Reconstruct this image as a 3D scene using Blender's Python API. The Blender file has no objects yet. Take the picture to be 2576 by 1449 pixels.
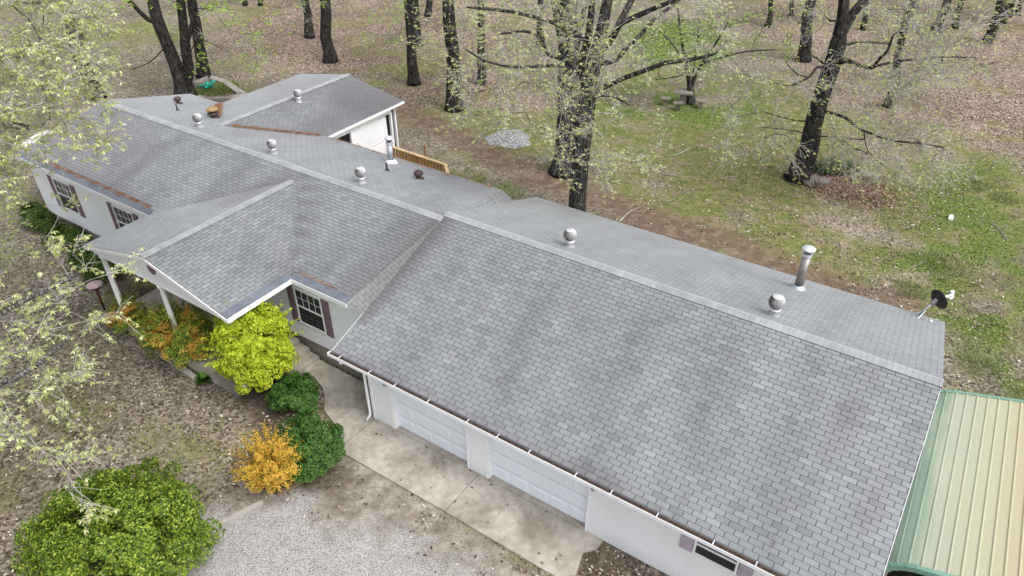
import bpy, math, random
import numpy as np
from mathutils import Vector, Matrix
R=math.radians
random.seed(7); rng=np.random.default_rng(7)
sc=bpy.context.scene

# ------------------------------------------------------------------ camera, sky, sun, exposure
CAM=np.array([12.385,-10.25,15.413]); PITCH=35.464; YAW=33.237; F=1781.7
cam=bpy.data.cameras.new("Camera"); cam.sensor_width=36; cam.lens=F/2576*36; cam.clip_end=2000; cam.clip_start=.1
co=bpy.data.objects.new("Camera",cam); sc.collection.objects.link(co)
co.location=CAM; co.rotation_euler=(R(90-PITCH),0,R(YAW)); sc.camera=co
SUN_EL=56; SUN_AZ=98         # soft veiled sun, to the right and slightly beyond the house
w=bpy.data.worlds.new("World"); sc.world=w; w.use_nodes=True
nt=w.node_tree; bg=nt.nodes["Background"]; sky=nt.nodes.new("ShaderNodeTexSky")
sky.sky_type='NISHITA'; sky.sun_disc=False; sky.sun_elevation=R(SUN_EL); sky.sun_rotation=R(SUN_AZ); sky.dust_density=4; sky.ozone_density=1
hs=nt.nodes.new("ShaderNodeHueSaturation"); hs.inputs['Saturation'].default_value=.30
nt.links.new(sky.outputs[0],hs.inputs['Color']); nt.links.new(hs.outputs[0],bg.inputs['Color']); bg.inputs['Strength'].default_value=.15
sl=bpy.data.lights.new("Sun",'SUN'); sl.energy=.85; sl.angle=R(30); sl.color=(1,.97,.93)
so=bpy.data.objects.new("Sun",sl); sc.collection.objects.link(so)
# sun direction: same azimuth convention as the sky texture (rotation from +Y towards +X)
az=R(SUN_AZ); el=R(SUN_EL); sd=Vector((math.sin(az)*math.cos(el),math.cos(az)*math.cos(el),math.sin(el)))
so.rotation_euler=sd.to_track_quat('Z','Y').to_euler(); so.location=(0,-20,30)
sc.view_settings.view_transform='Standard'; sc.view_settings.look='None'; sc.view_settings.exposure=.95; sc.view_settings.gamma=1

# survey helpers: turn a direction seen from the survey point into a world point on a plane
_p,_y=R(PITCH),R(YAW)
FW=np.array([-math.sin(_y)*math.cos(_p),math.cos(_y)*math.cos(_p),-math.sin(_p)])
RT=np.array([math.cos(_y),math.sin(_y),0.]); UP=np.cross(RT,FW); HD=np.array([-math.sin(_y),math.cos(_y),0.])
def ray(u,v): return FW+RT*(u-1288)/F-UP*(v-724.5)/F
def at(u,v,z=0.):
    d=ray(u,v); return CAM+d*((z-CAM[2])/d[2])
def proj(P):
    d=np.atleast_2d(P)-CAM; z=d@FW; return np.stack([1288+F*(d@RT)/z,724.5-F*(d@UP)/z],-1)
def onvert(u,v,anchor,off=0.):   # point on the upright plane through anchor
    d=ray(u,v); t=((np.array(anchor)-CAM)@HD+off)/(d@HD); return CAM+d*t

# ------------------------------------------------------------------ node helpers / materials
class M:
    def __init__(s,name):
        s.m=bpy.data.materials.new(name); s.m.use_nodes=True; s.t=s.m.node_tree; s.b=s.t.nodes["Principled BSDF"]
    def n(s,typ,**kw):
        nd=s.t.nodes.new("ShaderNode"+typ)
        for k,v in kw.items():
            if k.startswith('i_'):
                key=k[2:]; key=int(key) if key.isdigit() else key
                nd.inputs[key].default_value=v
            else: setattr(nd,k,v)
        return nd
    def l(s,a,b): s.t.links.new(a,b)
    def math(s,op,a,b=None,c=None):
        nd=s.n("Math",operation=op)
        for i,x in enumerate((a,b,c)):
            if x is None: continue
            if isinstance(x,(int,float)): nd.inputs[i].default_value=x
            else: s.l(x,nd.inputs[i])
        return nd.outputs[0]
    def mix(s,f,a,b,mode='MIX'):
        nd=s.n("MixRGB",blend_type=mode)
        for i,x in enumerate((f,a,b)):
            if isinstance(x,(int,float)): nd.inputs[i].default_value=x
            elif isinstance(x,tuple): nd.inputs[i].default_value=(*x,1) if len(x)==3 else x
            else: s.l(x,nd.inputs[i])
        return nd.outputs[0]
    def ramp(s,f,stops,interp='LINEAR'):
        nd=s.n("ValToRGB"); cr=nd.color_ramp; cr.interpolation=interp
        while len(cr.elements)<len(stops): cr.elements.new(.5)
        for e,(p,c) in zip(cr.elements,stops):
            e.position=p; e.color=(*c,1) if isinstance(c,tuple) else (c,c,c,1)
        s.l(f,nd.inputs[0]); return nd.outputs[0]
    def noise(s,scale,detail=4,vec=None,rough=.6,dist=0):
        nd=s.n("TexNoise"); nd.inputs['Scale'].default_value=scale; nd.inputs['Detail'].default_value=detail; nd.inputs['Roughness'].default_value=rough; nd.inputs['Distortion'].default_value=dist
        s.l(vec if vec is not None else s.pos(),nd.inputs['Vector']); return nd.outputs[0]
    def pos(s):
        if not hasattr(s,'_pos'): s._pos=s.n("NewGeometry").outputs['Position']
        return s._pos
    def obj(s): return s.n("TexCoord").outputs['Object']
    def scale(s,v,xyz):
        nd=s.n("VectorMath",operation='MULTIPLY'); s.l(v,nd.inputs[0]); nd.inputs[1].default_value=xyz; return nd.outputs[0]
    def attr(s,name):
        nd=s.n("Attribute"); nd.attribute_name=name; return nd.outputs['Fac']
    def bump(s,h,strength=.3,dist=.01):
        nd=s.n("Bump"); nd.inputs['Strength'].default_value=strength; nd.inputs['Distance'].default_value=dist
        s.l(h,nd.inputs['Height']); s.l(nd.outputs[0],s.b.inputs['Normal'])
    def col(s,c):
        if isinstance(c,tuple): s.b.inputs['Base Color'].default_value=(*c,1)
        else: s.l(c,s.b.inputs['Base Color'])
    def fin(s,rough=.8,metal=0,spec=.3):
        if isinstance(rough,(int,float)): s.b.inputs['Roughness'].default_value=rough
        else: s.l(rough,s.b.inputs['Roughness'])
        s.b.inputs['Metallic'].default_value=metal; s.b.inputs['Specular IOR Level'].default_value=spec
        return s.m
def simple(name,c,rough=.7,metal=0,var=.15,scale=6,bump=0,spec=.3):
    m=M(name); f=m.noise(scale,5,m.pos())
    lo=tuple(max(0,x*(1-var)) for x in c); hi=tuple(min(1,x*(1+var)) for x in c)
    m.col(m.ramp(f,[(.3,lo),(.7,hi)]))
    if bump: m.bump(m.noise(scale*8,4),bump)
    return m.fin(rough,metal,spec)

# shingles: uv in metres (u along the eave, v up the slope); 12 inch tabs, 5 inch courses
TAB=.305; EXP=.135
def shingle_mat():
    m=M("asphalt_shingles"); uv=m.n("UVMap"); sep=m.n("SeparateXYZ"); m.l(uv.outputs[0],sep.inputs[0]); U,V=sep.outputs[0],sep.outputs[1]
    vr=m.math('DIVIDE',V,EXP); row=m.math('FLOOR',m.math('ADD',vr,.001)); fv=m.math('SUBTRACT',vr,row)
    par=m.math('MULTIPLY',m.math('MODULO',m.math('ADD',row,200),2),.5)
    cmb0=m.n("CombineXYZ"); m.l(row,cmb0.inputs[0]); wn0=m.n("TexWhiteNoise"); m.l(cmb0.outputs[0],wn0.inputs['Vector'])
    ur=m.math('ADD',m.math('ADD',m.math('DIVIDE',U,TAB),par),m.math('MULTIPLY',wn0.outputs[0],.06))
    colm=m.math('FLOOR',ur); fu=m.math('SUBTRACT',ur,colm)
    slot=m.math('LESS_THAN',fu,.06)
    slot=m.math('MULTIPLY',slot,m.math('LESS_THAN',fv,.93))
    edge=m.math('LESS_THAN',fv,.06)  # shadow line of each course, painted along its lower rim
    cmb=m.n("CombineXYZ"); m.l(colm,cmb.inputs[0]); m.l(row,cmb.inputs[1]); wn=m.n("TexWhiteNoise"); m.l(cmb.outputs[0],wn.inputs['Vector'])
    base=m.ramp(wn.outputs[0],[(0,(.152,.162,.170)),(.2,(.186,.197,.206)),(.85,(.204,.216,.225)),(1,(.232,.244,.253))])
    # purple-brown worn tabs and algae
    n1=m.noise(.55,4,m.scale(uv.outputs[0],(1.3,.35,1)),.6); n2=m.noise(2.2,3,m.scale(uv.outputs[0],(1.2,.5,1)),.6)
    pj=m.math('ADD',n2,m.math('MULTIPLY',wn.outputs[0],.10))
    pur=m.math('MAXIMUM',m.ramp(pj,[(.70,0.),(.78,.5)]),m.math('MINIMUM',m.math('MULTIPLY',m.attr("purple"),m.ramp(pj,[(.3,.55),(.7,1.)])),1.))
    base=m.mix(pur,base,(.145,.122,.128))
    dark=m.ramp(n1,[(.40,(1.06,1.06,1.06)),(.50,(.95,.95,.95)),(.66,(.78,.79,.80))])
    base=m.mix(1.,base,dark,'MULTIPLY')
    st=m.math('MULTIPLY',m.attr("stain_shade"),m.ramp(m.noise(3,3,m.scale(uv.outputs[0],(1.5,.7,1))),[(.25,.6),(.7,1.15)]))
    base=m.mix(st,base,(.085,.085,.088))
    gr=m.noise(160,2); base=m.mix(1.,base,m.ramp(gr,[(.3,.72),(.7,1.25)]),'MULTIPLY')
    lines=m.math('MAXIMUM',slot,m.math('MULTIPLY',edge,.20))
    m.col(m.mix(m.math('MULTIPLY',lines,.95),base,(.02,.02,.024)))
    m.bump(gr,.25,.004)
    m.b.inputs['Sheen Weight'].default_value=1.; m.b.inputs['Sheen Roughness'].default_value=.32; return m.fin(.55,0,.5)
SH=shingle_mat()
def cap_mat():
    m=M("ridge_cap_shingles"); uv=m.n("UVMap"); sep=m.n("SeparateXYZ"); m.l(uv.outputs[0],sep.inputs[0])
    r=m.math('DIVIDE',sep.outputs[0],.14); fr=m.math('FRACT',r); wn=m.n("TexWhiteNoise",noise_dimensions='1D'); m.l(m.math('FLOOR',r),wn.inputs['W'])
    b=m.ramp(wn.outputs[0],[(0,(.235,.246,.254)),(1,(.285,.297,.305))])
    b=m.mix(1.,b,m.ramp(m.noise(1.3,4),[(.35,.85),(.65,1.08)]),'MULTIPLY')
    m.col(m.mix(m.math('MULTIPLY',m.math('LESS_THAN',fr,.08),.35),b,(.1,.1,.1))); m.bump(m.noise(160,2),.25,.004); m.b.inputs['Sheen Weight'].default_value=1.; m.b.inputs['Sheen Roughness'].default_value=.32
    return m.fin(.6,0,.45)
CAPM=cap_mat()
EDGE=simple("shingle_edge",(.05,.05,.055),.9,var=.3)
DRIP=simple("drip_edge",(.30,.31,.33),.6,var=.1)
def siding_mat():
    m=M("white_vinyl_siding"); sep=m.n("SeparateXYZ"); m.l(m.pos(),sep.inputs[0])
    fz=m.math('FRACT',m.math('DIVIDE',m.math('ADD',sep.outputs[2],10),.112))
    ln=m.ramp(fz,[(0,.0),(.06,.0),(.10,1.),(1,1.)])
    b=m.mix(ln,(.42,.45,.48),(.80,.82,.84)); b=m.mix(1.,b,m.ramp(m.noise(.9,4),[(.3,.93),(.7,1.03)]),'MULTIPLY')
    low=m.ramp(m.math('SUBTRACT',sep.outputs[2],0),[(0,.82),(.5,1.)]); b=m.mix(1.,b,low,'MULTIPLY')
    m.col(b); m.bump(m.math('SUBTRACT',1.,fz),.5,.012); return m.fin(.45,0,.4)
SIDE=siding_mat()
WHITE=simple("white_trim",(.78,.79,.80),.4,var=.04,scale=3,spec=.5)
DOORW=simple("garage_door_paint",(.74,.78,.84),.35,var=.04,scale=1.5,spec=.5)
DARKSTRIP=simple("dark_eave_strip",(.12,.135,.16),.6,var=.25,scale=2.5)
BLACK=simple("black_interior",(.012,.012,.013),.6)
SHUT=simple("plum_shutter_paint",(.17,.11,.135),.6,var=.15,scale=5)
SHUT2=simple("faded_shutter_paint",(.40,.35,.42),.6,var=.15,scale=5)
BLKPL=simple("black_metal",(.012,.012,.014),.45,spec=.5)
RUST=simple("rusty_metal",(.22,.10,.045),.8,var=.5,scale=25)
RUSTY=simple("yellowed_rusty_cap",(.28,.19,.08),.8,var=.45,scale=12)
BROWN=simple("brown_metal",(.065,.042,.038),.6,var=.3,scale=20)
def metal(name,c,rough=.38,var=.2,sc_=8):
    m=M(name); f=m.noise(sc_,5); m.col(m.ramp(f,[(.3,tuple(x*(1-var) for x in c)),(.7,c)])); return m.fin(m.ramp(f,[(.3,rough+.15),(.7,rough)]),.85,.5)
ALU=simple("bright_aluminium",(.62,.62,.64),.3,.45,.1,spec=.6)
GALV=metal("galvanised_steel",(.52,.56,.60),.42)
GALV2=metal("weathered_pipe",(.42,.38,.36),.40,.35)
def glass():
    m=M("dark_window_glass"); m.col((.03,.035,.04)); return m.fin(.07,0,.9)
GLASS=glass()
SCREEN=simple("insect_screen",(.018,.018,.02),.5,spec=.4)
def concrete_mat(name,c,dark):
    m=M(name); a=m.noise(.7,6,rough=.65); b=m.noise(5,6); c3=m.noise(45,3)
    x=m.mix(m.ramp(a,[(.36,0.),(.60,1.)]),dark,c); x=m.mix(1.,x,m.ramp(b,[(.3,.8),(.7,1.12)]),'MULTIPLY'); x=m.mix(1.,x,m.ramp(c3,[(.3,.9),(.7,1.06)]),'MULTIPLY')
    m.col(x); m.bump(c3,.2,.004); return m.fin(.85)
CONC=concrete_mat("stained_concrete",(.43,.395,.345),(.22,.195,.16))
CONCD=concrete_mat("dark_concrete",(.25,.225,.19),(.13,.115,.10))
STONE=concrete_mat("grey_cast_stone",(.36,.33,.29),(.2,.185,.16))
def wood(name,c,sc_=(1,1,14)):
    m=M(name); f=m.noise(3,5,m.scale(m.pos(),sc_)); m.col(m.ramp(f,[(.3,tuple(x*.6 for x in c)),(.7,c)])); return m.fin(.75)
PINE=wood("new_pine_rail",(.62,.47,.26)); PINED=wood("treated_pine_boards",(.34,.20,.07)); TIMB=wood("weathered_timber",(.42,.39,.35),(6,6,6)); TIMBR=wood("reddish_timber",(.22,.14,.10),(6,6,6))
def bark(name,lo,hi,lich=.62):
    m=M(name); v=m.scale(m.obj(),(1,1,.16)); f=m.noise(9,6,v,.7); vo=m.n("TexVoronoi",feature='DISTANCE_TO_EDGE'); vo.inputs['Scale'].default_value=11; m.l(v,vo.inputs['Vector'])
    c=m.ramp(f,[(.35,lo),(.65,hi)]); crack=m.ramp(vo.outputs[0],[(0,.25),(.18,1.)]); c=m.mix(1.,c,crack,'MULTIPLY')
    li=m.ramp(m.noise(5.5,5,m.obj(),.75),[(lich,0.),(lich+.06,.8)]); c=m.mix(li,c,(.27,.28,.25)); m.col(c)
    m.bump(m.math('ADD',crack,f),.9,.03); return m.fin(.95,0,.1)
BARK=bark("dark_oak_bark",(.020,.018,.017),(.085,.078,.071),.62); BARK2=bark("lichen_oak_bark",(.026,.024,.022),(.11,.104,.096),.58)
BARK3=bark("pale_grey_bark",(.09,.085,.078),(.27,.26,.24),.6)
TWIG=simple("grey_twig_bark",(.31,.295,.27),.9,var=.45,scale=3); TWIGD=simple("dark_twig_bark",(.065,.055,.05),.9,var=.4,scale=3)
def leafmat(name,stops,trans=.35,rough=.55,big=None):
    m=M(name); g=m.n("NewGeometry"); c=m.ramp(g.outputs['Random Per Island'],stops)
    if big:
        c=m.mix(m.ramp(m.noise(big[0],3),[(.50,0.),(.62,big[2])]),c,big[1])
    m.col(c); m.fin(rough,0,.3)
    tr=m.n("BsdfTranslucent"); m.l(c,tr.inputs[0]); mx=m.n("MixShader"); mx.inputs[0].default_value=trans
    out=m.t.nodes["Material Output"]; m.l(m.b.outputs[0],mx.inputs[1]); m.l(tr.outputs[0],mx.inputs[2]); m.l(mx.outputs[0],out.inputs[0]); return m.m
L_PALE=leafmat("pale_spring_leaves",[(0,(.28,.36,.06)),(.4,(.44,.49,.13)),(.8,(.54,.57,.23)),(1,(.66,.67,.38))])
L_CREAM=leafmat("cream_spring_leaves",[(0,(.30,.36,.08)),(.4,(.44,.48,.17)),(.75,(.56,.58,.30)),(1,(.72,.71,.50))])
L_GREEN=leafmat("bright_spring_leaves",[(0,(.22,.36,.04)),(.6,(.34,.48,.08)),(1,(.46,.56,.14))])
L_BIG=leafmat("glossy_green_leaves",[(0,(.028,.07,.009)),(.4,(.10,.18,.015)),(.8,(.24,.34,.028)),(1,(.42,.49,.08))],.3,.4)
L_DARK=leafmat("deep_green_leaves",[(0,(.02,.065,.012)),(.5,(.05,.135,.02)),(1,(.13,.25,.045))],.25,.45)
L_LIME=leafmat("lime_leaves",[(0,(.22,.32,.02)),(.35,(.40,.50,.025)),(.8,(.54,.61,.035)),(1,(.66,.70,.10))],.4)
L_GOLD=leafmat("golden_leaves",[(0,(.30,.24,.02)),(.4,(.56,.38,.04)),(.85,(.72,.46,.08)),(1,(.62,.27,.05))],.35)
L_NAND=leafmat("nandina_leaves",[(0,(.04,.11,.015)),(.4,(.10,.20,.02)),(.7,(.24,.30,.03)),(1,(.42,.38,.06))],.3,.5,(1.3,(.60,.32,.06),.8))
L_FOUND=leafmat("hedge_leaves",[(0,(.02,.05,.01)),(.6,(.05,.11,.015)),(1,(.16,.22,.04))],.25)
L_GRASS=leafmat("grass_blades",[(0,(.06,.11,.02)),(.45,(.13,.20,.035)),(.75,(.24,.28,.08)),(1,(.48,.44,.28))],.3,.6)
L_LITTER=leafmat("dead_oak_leaves",[(0,(.03,.02,.015)),(.35,(.10,.066,.05)),(.65,(.22,.16,.125)),(.85,(.42,.35,.28)),(1,(.70,.65,.57))],.1,.8)
L_NEEDLE=leafmat("rust_needles",[(0,(.12,.05,.025)),(.6,(.30,.13,.055)),(1,(.45,.25,.13))],.1,.8)
L_YUCCA=leafmat("yucca_blades",[(0,(.04,.07,.035)),(.6,(.10,.15,.08)),(1,(.3,.3,.2))],.15)
L_STRAW=leafmat("dead_straw_blades",[(0,(.3,.27,.22)),(.6,(.5,.47,.42)),(1,(.68,.65,.6))],.15)

# ------------------------------------------------------------------ object helpers
def tag(o,label=None,cat=None,group=None,kind=None):
    if label: o['label']=label
    if cat: o['category']=cat
    if group: o['group']=group
    if kind: o['kind']=kind
    return o
def link(o,parent=None):
    sc.collection.objects.link(o)
    if parent is not None: o.parent=parent
    return o
def empty(name,loc,label,cat,group=None):
    o=bpy.data.objects.new(name,None); o.location=Vector(loc); o.empty_display_size=.3; link(o); return tag(o,label,cat,group)
class MB:
    """collects shapes in world coordinates, builds one mesh"""
    def __init__(s): s.v=[]; s.f=[]; s.mi=[]; s.uv=[]; s.att={}
    def add(s,vs,fs,mi=0,uvs=None,att=None):
        b=len(s.v); s.v.extend([tuple(map(float,p)) for p in vs])
        for k,f in enumerate(fs):
            s.f.append(tuple(b+i for i in f)); s.mi.append(mi); s.uv.append(None if uvs is None else [uvs[i] for i in f])
        return b
    def box(s,a,b,mi=0):
        x0,y0,z0=a; x1,y1,z1=b
        s.add([(x0,y0,z0),(x1,y0,z0),(x1,y1,z0),(x0,y1,z0),(x0,y0,z1),(x1,y0,z1),(x1,y1,z1),(x0,y1,z1)],
              [(0,3,2,1),(4,5,6,7),(0,1,5,4),(1,2,6,5),(2,3,7,6),(3,0,4,7)],mi); return s
    def bar(s,p,q,wd,ht,mi=0,up=(0,0,1)):
        p=np.array(p,float);q=np.array(q,float);d=q-p;d/=np.linalg.norm(d);r=np.cross(d,up);r/=np.linalg.norm(r);u=np.cross(r,d)
        vs=[p+r*a*wd/2+u*b*ht/2 for a,b in((-1,-1),(1,-1),(1,1),(-1,1))]+[q+r*a*wd/2+u*b*ht/2 for a,b in((-1,-1),(1,-1),(1,1),(-1,1))]
        s.add(vs,[(3,2,1,0),(4,5,6,7),(0,1,5,4),(1,2,6,5),(2,3,7,6),(3,0,4,7)],mi); return s
    def lathe(s,c,prof,n=24,mi=0,ax=(0,0,1),capb=True,capt=True,fn=None):
        ax=np.array(ax,float);ax/=np.linalg.norm(ax);h=np.array([1,0,0]) if abs(ax[0])<.9 else np.array([0,1,0]);a=np.cross(ax,h);a/=np.linalg.norm(a);b=np.cross(ax,a)
        c=np.array(c,float);vs=[]
        for r,z in prof:
            for i in range(n):
                t=2*math.pi*i/n; rr=r*(fn(t,z) if fn else 1); vs.append(c+ax*z+a*rr*math.cos(t)+b*rr*math.sin(t))
        fs=[(k*n+i,k*n+(i+1)%n,(k+1)*n+(i+1)%n,(k+1)*n+i) for k in range(len(prof)-1) for i in range(n)]
        if capb: fs.append(tuple(range(n-1,-1,-1)))
        if capt: fs.append(tuple((len(prof)-1)*n+i for i in range(n)))
        s.add(vs,fs,mi); return s
    def tube(s,pts,rad,n=8,mi=0):
        pts=[np.array(p,float) for p in pts]; rad=[rad]*len(pts) if isinstance(rad,(int,float)) else rad
        vs=[];a=None
        for k,p in enumerate(pts):
            d=pts[min(k+1,len(pts)-1)]-pts[max(k-1,0)]; d/=np.linalg.norm(d)+1e-9
            if a is None: h=np.array([0,0,1.]) if abs(d[2])<.9 else np.array([1.,0,0]); a=np.cross(d,h)
            a=a-d*(a@d); a/=np.linalg.norm(a)+1e-9; b=np.cross(d,a)
            for i in range(n):
                t=2*math.pi*i/n; vs.append(p+rad[k]*(a*math.cos(t)+b*math.sin(t)))
        fs=[(k*n+i,k*n+(i+1)%n,(k+1)*n+(i+1)%n,(k+1)*n+i) for k in range(len(pts)-1) for i in range(n)]
        fs+= [tuple(range(n-1,-1,-1)),tuple((len(pts)-1)*n+i for i in range(n))]
        s.add(vs,fs,mi); return s
    def build(s,name,mats,parent=None,origin=None,smooth=False,label=None):
        me=bpy.data.meshes.new(name); org=np.array(origin if origin is not None else (0,0,0),float)
        me.from_pydata([tuple(np.array(v)-org) for v in s.v],[],s.f)
        for m in (mats if isinstance(mats,(list,tuple)) else [mats]): me.materials.append(m)
        me.polygons.foreach_set('material_index',s.mi)
        if any(u is not None for u in s.uv):
            ul=me.uv_layers.new(name="UVMap"); flat=[]
            for f,u in zip(s.f,s.uv):
                flat.extend(u if u is not None else [(0,0)]*len(f))
            ul.data.foreach_set('uv',[c for p in flat for c in p])
        if smooth: me.polygons.foreach_set('use_smooth',[True]*len(me.polygons))
        me.update(); o=bpy.data.objects.new(name,me)
        if origin is not None and parent is None: o.location=Vector(org)
        link(o,parent)
        if parent is not None and origin is not None: o.location=Vector(org)-Vector(parent.matrix_basis.translation)
        if label: o['label']=label
        return o
def P(mb,name,mats,parent,smooth=False,label=None):   # part modelled in world coordinates under an empty/thing
    loc=tuple(parent.location) if parent.parent is None else None
    if loc is not None:
        o=mb.build(name,mats,None,None,smooth,label); o.data.transform(Matrix.Translation(-Vector(loc))); o.parent=parent; return o
    root=parent.parent; o=mb.build(name,mats,None,None,smooth,label); o.data.transform(Matrix.Translation(-Vector(root.location)-Vector(parent.location))); o.parent=parent; return o

def quads(name,mat,C_,A,B,parent=None,origin=(0,0,0)):
    """rhombus leaves: centre C, half axes A (length), B (width)"""
    C_=np.asarray(C_)-np.array(origin); n=len(C_)
    v=np.stack([C_-A,C_+B-A*.1,C_+A,C_-B-A*.1],1).reshape(-1,3)
    me=bpy.data.meshes.new(name); me.vertices.add(4*n); me.vertices.foreach_set('co',v.ravel().astype(np.float32))
    me.loops.add(4*n); me.loops.foreach_set('vertex_index',np.arange(4*n,dtype=np.int32))
    me.polygons.add(n); me.polygons.foreach_set('loop_start',np.arange(0,4*n,4,dtype=np.int32)); me.polygons.foreach_set('loop_total',np.full(n,4,dtype=np.int32))
    me.materials.append(mat); me.update(calc_edges=True); me.validate()
    o=bpy.data.objects.new(name,me); link(o,parent)
    if parent is None: o.location=Vector(origin)
    return o
def unit(a): return a/(np.linalg.norm(a,axis=-1,keepdims=True)+1e-9)
def randdir(n): return unit(rng.normal(size=(n,3)))

# ------------------------------------------------------------------ smooth value noise for zone masks
def vnoise(x,y,s,seed=0):
    r=np.random.default_rng(seed).random((256,256)); x=x/s+37.3; y=y/s+91.7
    xi=np.floor(x).astype(int); yi=np.floor(y).astype(int); fx=x-xi; fy=y-yi; fx=fx*fx*(3-2*fx); fy=fy*fy*(3-2*fy)
    g=lambda i,j: r[(xi+i)%256,(yi+j)%256]
    return (g(0,0)*(1-fx)+g(1,0)*fx)*(1-fy)+(g(0,1)*(1-fx)+g(1,1)*fx)*fy
def fbm(x,y,s,seed=0): return sum(vnoise(x,y,s/2**k,seed+k)*.5**(k+1) for k in range(4))/.9375
def wpoly(uv): return np.array([at(u,v,0)[:2] for u,v in uv])
def inpoly(x,y,poly,soft):
    """signed soft mask of a ground polygon"""
    inside=np.zeros(x.shape,bool); dist=np.full(x.shape,1e9); n=len(poly)
    for i in range(n):
        a=poly[i]; b=poly[(i+1)%n]
        c=((a[1]>y)!=(b[1]>y))&(x<(b[0]-a[0])*(y-a[1])/(b[1]-a[1]+1e-12)+a[0]); inside^=c
        d=b-a; t=np.clip(((x-a[0])*d[0]+(y-a[1])*d[1])/(d@d),0,1); dist=np.minimum(dist,np.hypot(x-a[0]-t*d[0],y-a[1]-t*d[1]))
    sd=np.where(inside,dist,-dist); return np.clip(.5+sd/(2*soft),0,1)
def along(x,y,pl,wd):
    dist=np.full(x.shape,1e9)
    for a,b in zip(pl[:-1],pl[1:]):
        d=b-a; t=np.clip(((x-a[0])*d[0]+(y-a[1])*d[1])/(d@d),0,1); dist=np.minimum(dist,np.hypot(x-a[0]-t*d[0],y-a[1]-t*d[1]))
    return np.clip(1.3-dist/wd,0,1)
POLY_GRASS=[wpoly(q) for q in (
    [(1010,330),(1120,300),(1300,400),(1480,470),(1700,545),(1950,640),(2300,760),(2620,1010),(2700,500),(2400,330),(2120,290),(1990,210),(1650,170),(1500,220),(1330,300),(1200,280)],
    [(560,205),(640,200),(600,250),(500,255)],[(980,130),(1100,140),(1100,215),(960,205)],[(200,60),(420,55),(420,90),(250,110)],)]
POLY_LUSH=[wpoly(q) for q in ([(1500,225),(1640,200),(1900,215),(1960,330),(1800,330),(1620,300),(1540,330)],[(1550,60),(1750,50),(1900,110),(1780,170),(1600,160)],
    [(2330,420),(2560,400),(2620,1000),(2380,980),(2350,780),(2250,700),(2200,640),(2300,600)],[(1160,420),(1260,430),(1350,480),(1180,470)])]
POLY_GRAV=[wpoly(q) for q in ([(520,1600),(530,1440),(640,1350),(730,1285),(870,1270),(930,1320),(1010,1375),(1080,1420),(1180,1449),(1250,1600)],)]
POLY_DRIVE=[wpoly(q) for q in ([(520,1700),(525,1340),(690,1250),(860,1150),(1080,1260),(1420,1449),(1500,1700)],)]
POLY_SOIL=[wpoly(q) for q in ([(380,900),(560,975),(640,1120),(640,1235),(700,1262),(880,1165),(830,1050),(780,930),(640,850),(360,770)],[(1470,1400),(1500,1340),(1560,1390),(1720,1470),(1500,1520)],[(230,700),(300,650),(480,760),(300,800)])]
POLY_DULL=[wpoly(q) for q in ([(150,900),(400,960),(600,1050),(620,1250),(520,1300),(420,1120),(200,1100),(-100,1000)],[(1050,1290),(1250,1400),(1350,1500),(1100,1500)])]
POLY_PINK=[wpoly(q) for q in ([(560,-200),(1330,-200),(1400,60),(1330,260),(1180,300),(1020,260),(900,185),(640,190),(560,100)],[(1900,-200),(2700,-200),(2700,400),(2480,390),(2250,330),(2150,230),(1900,70)])]
TRACK=wpoly([(960,245),(1060,290),(1130,325),(1230,385),(1340,445),(1450,482),(1560,520),(1700,570),(1850,620),(1960,665),(2100,712),(2250,765)])
TRACK2=wpoly([(1420,420),(1360,330),(1500,300)])
def masks(x,y):
    n1=fbm(x,y,6,1); n2=fbm(x,y,1.6,11); n3=fbm(x,y,.5,21)
    mx=lambda ps,s: np.max([inpoly(x+(n1-.5)*5,y+(n2-.5)*3,p,s) for p in ps],0)
    g=mx(POLY_GRASS,2.2)*np.clip((n2*.6+n1*.6-.34)*3,.12,1)
    lush=mx(POLY_LUSH,1.8)*np.clip((n2+.25*n3-.42)*4,0,1)
    tr=along(x+(n2-.5)*1.6,y+(n1-.5)*1.5,TRACK,1.35)*np.clip((n2*.7+n3*.5-.25)*2.6,.25,1)
    gv=mx(POLY_GRAV,1.2)*np.clip((n2+.5*n3-.33)*3,.15,1); dr=mx(POLY_DRIVE,.6)
    gv=np.maximum(gv,dr*np.clip((n1*.5+n2*.8-.60)*5,0,.85))
    pk=mx(POLY_PINK,3.); so_=mx(POLY_SOIL,.6)*np.clip((n2+n3*.6-.3)*2.5,.2,1); dl_=mx(POLY_DULL,1.2)*np.clip((n2*.6+n1*.6-.34)*2.2,.0,.55)
    return dict(soil=so_,grass=np.clip(np.maximum(g,dl_),0,1),lush=lush,track=tr,gravel=gv,drive=dr,pink=pk)

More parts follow.
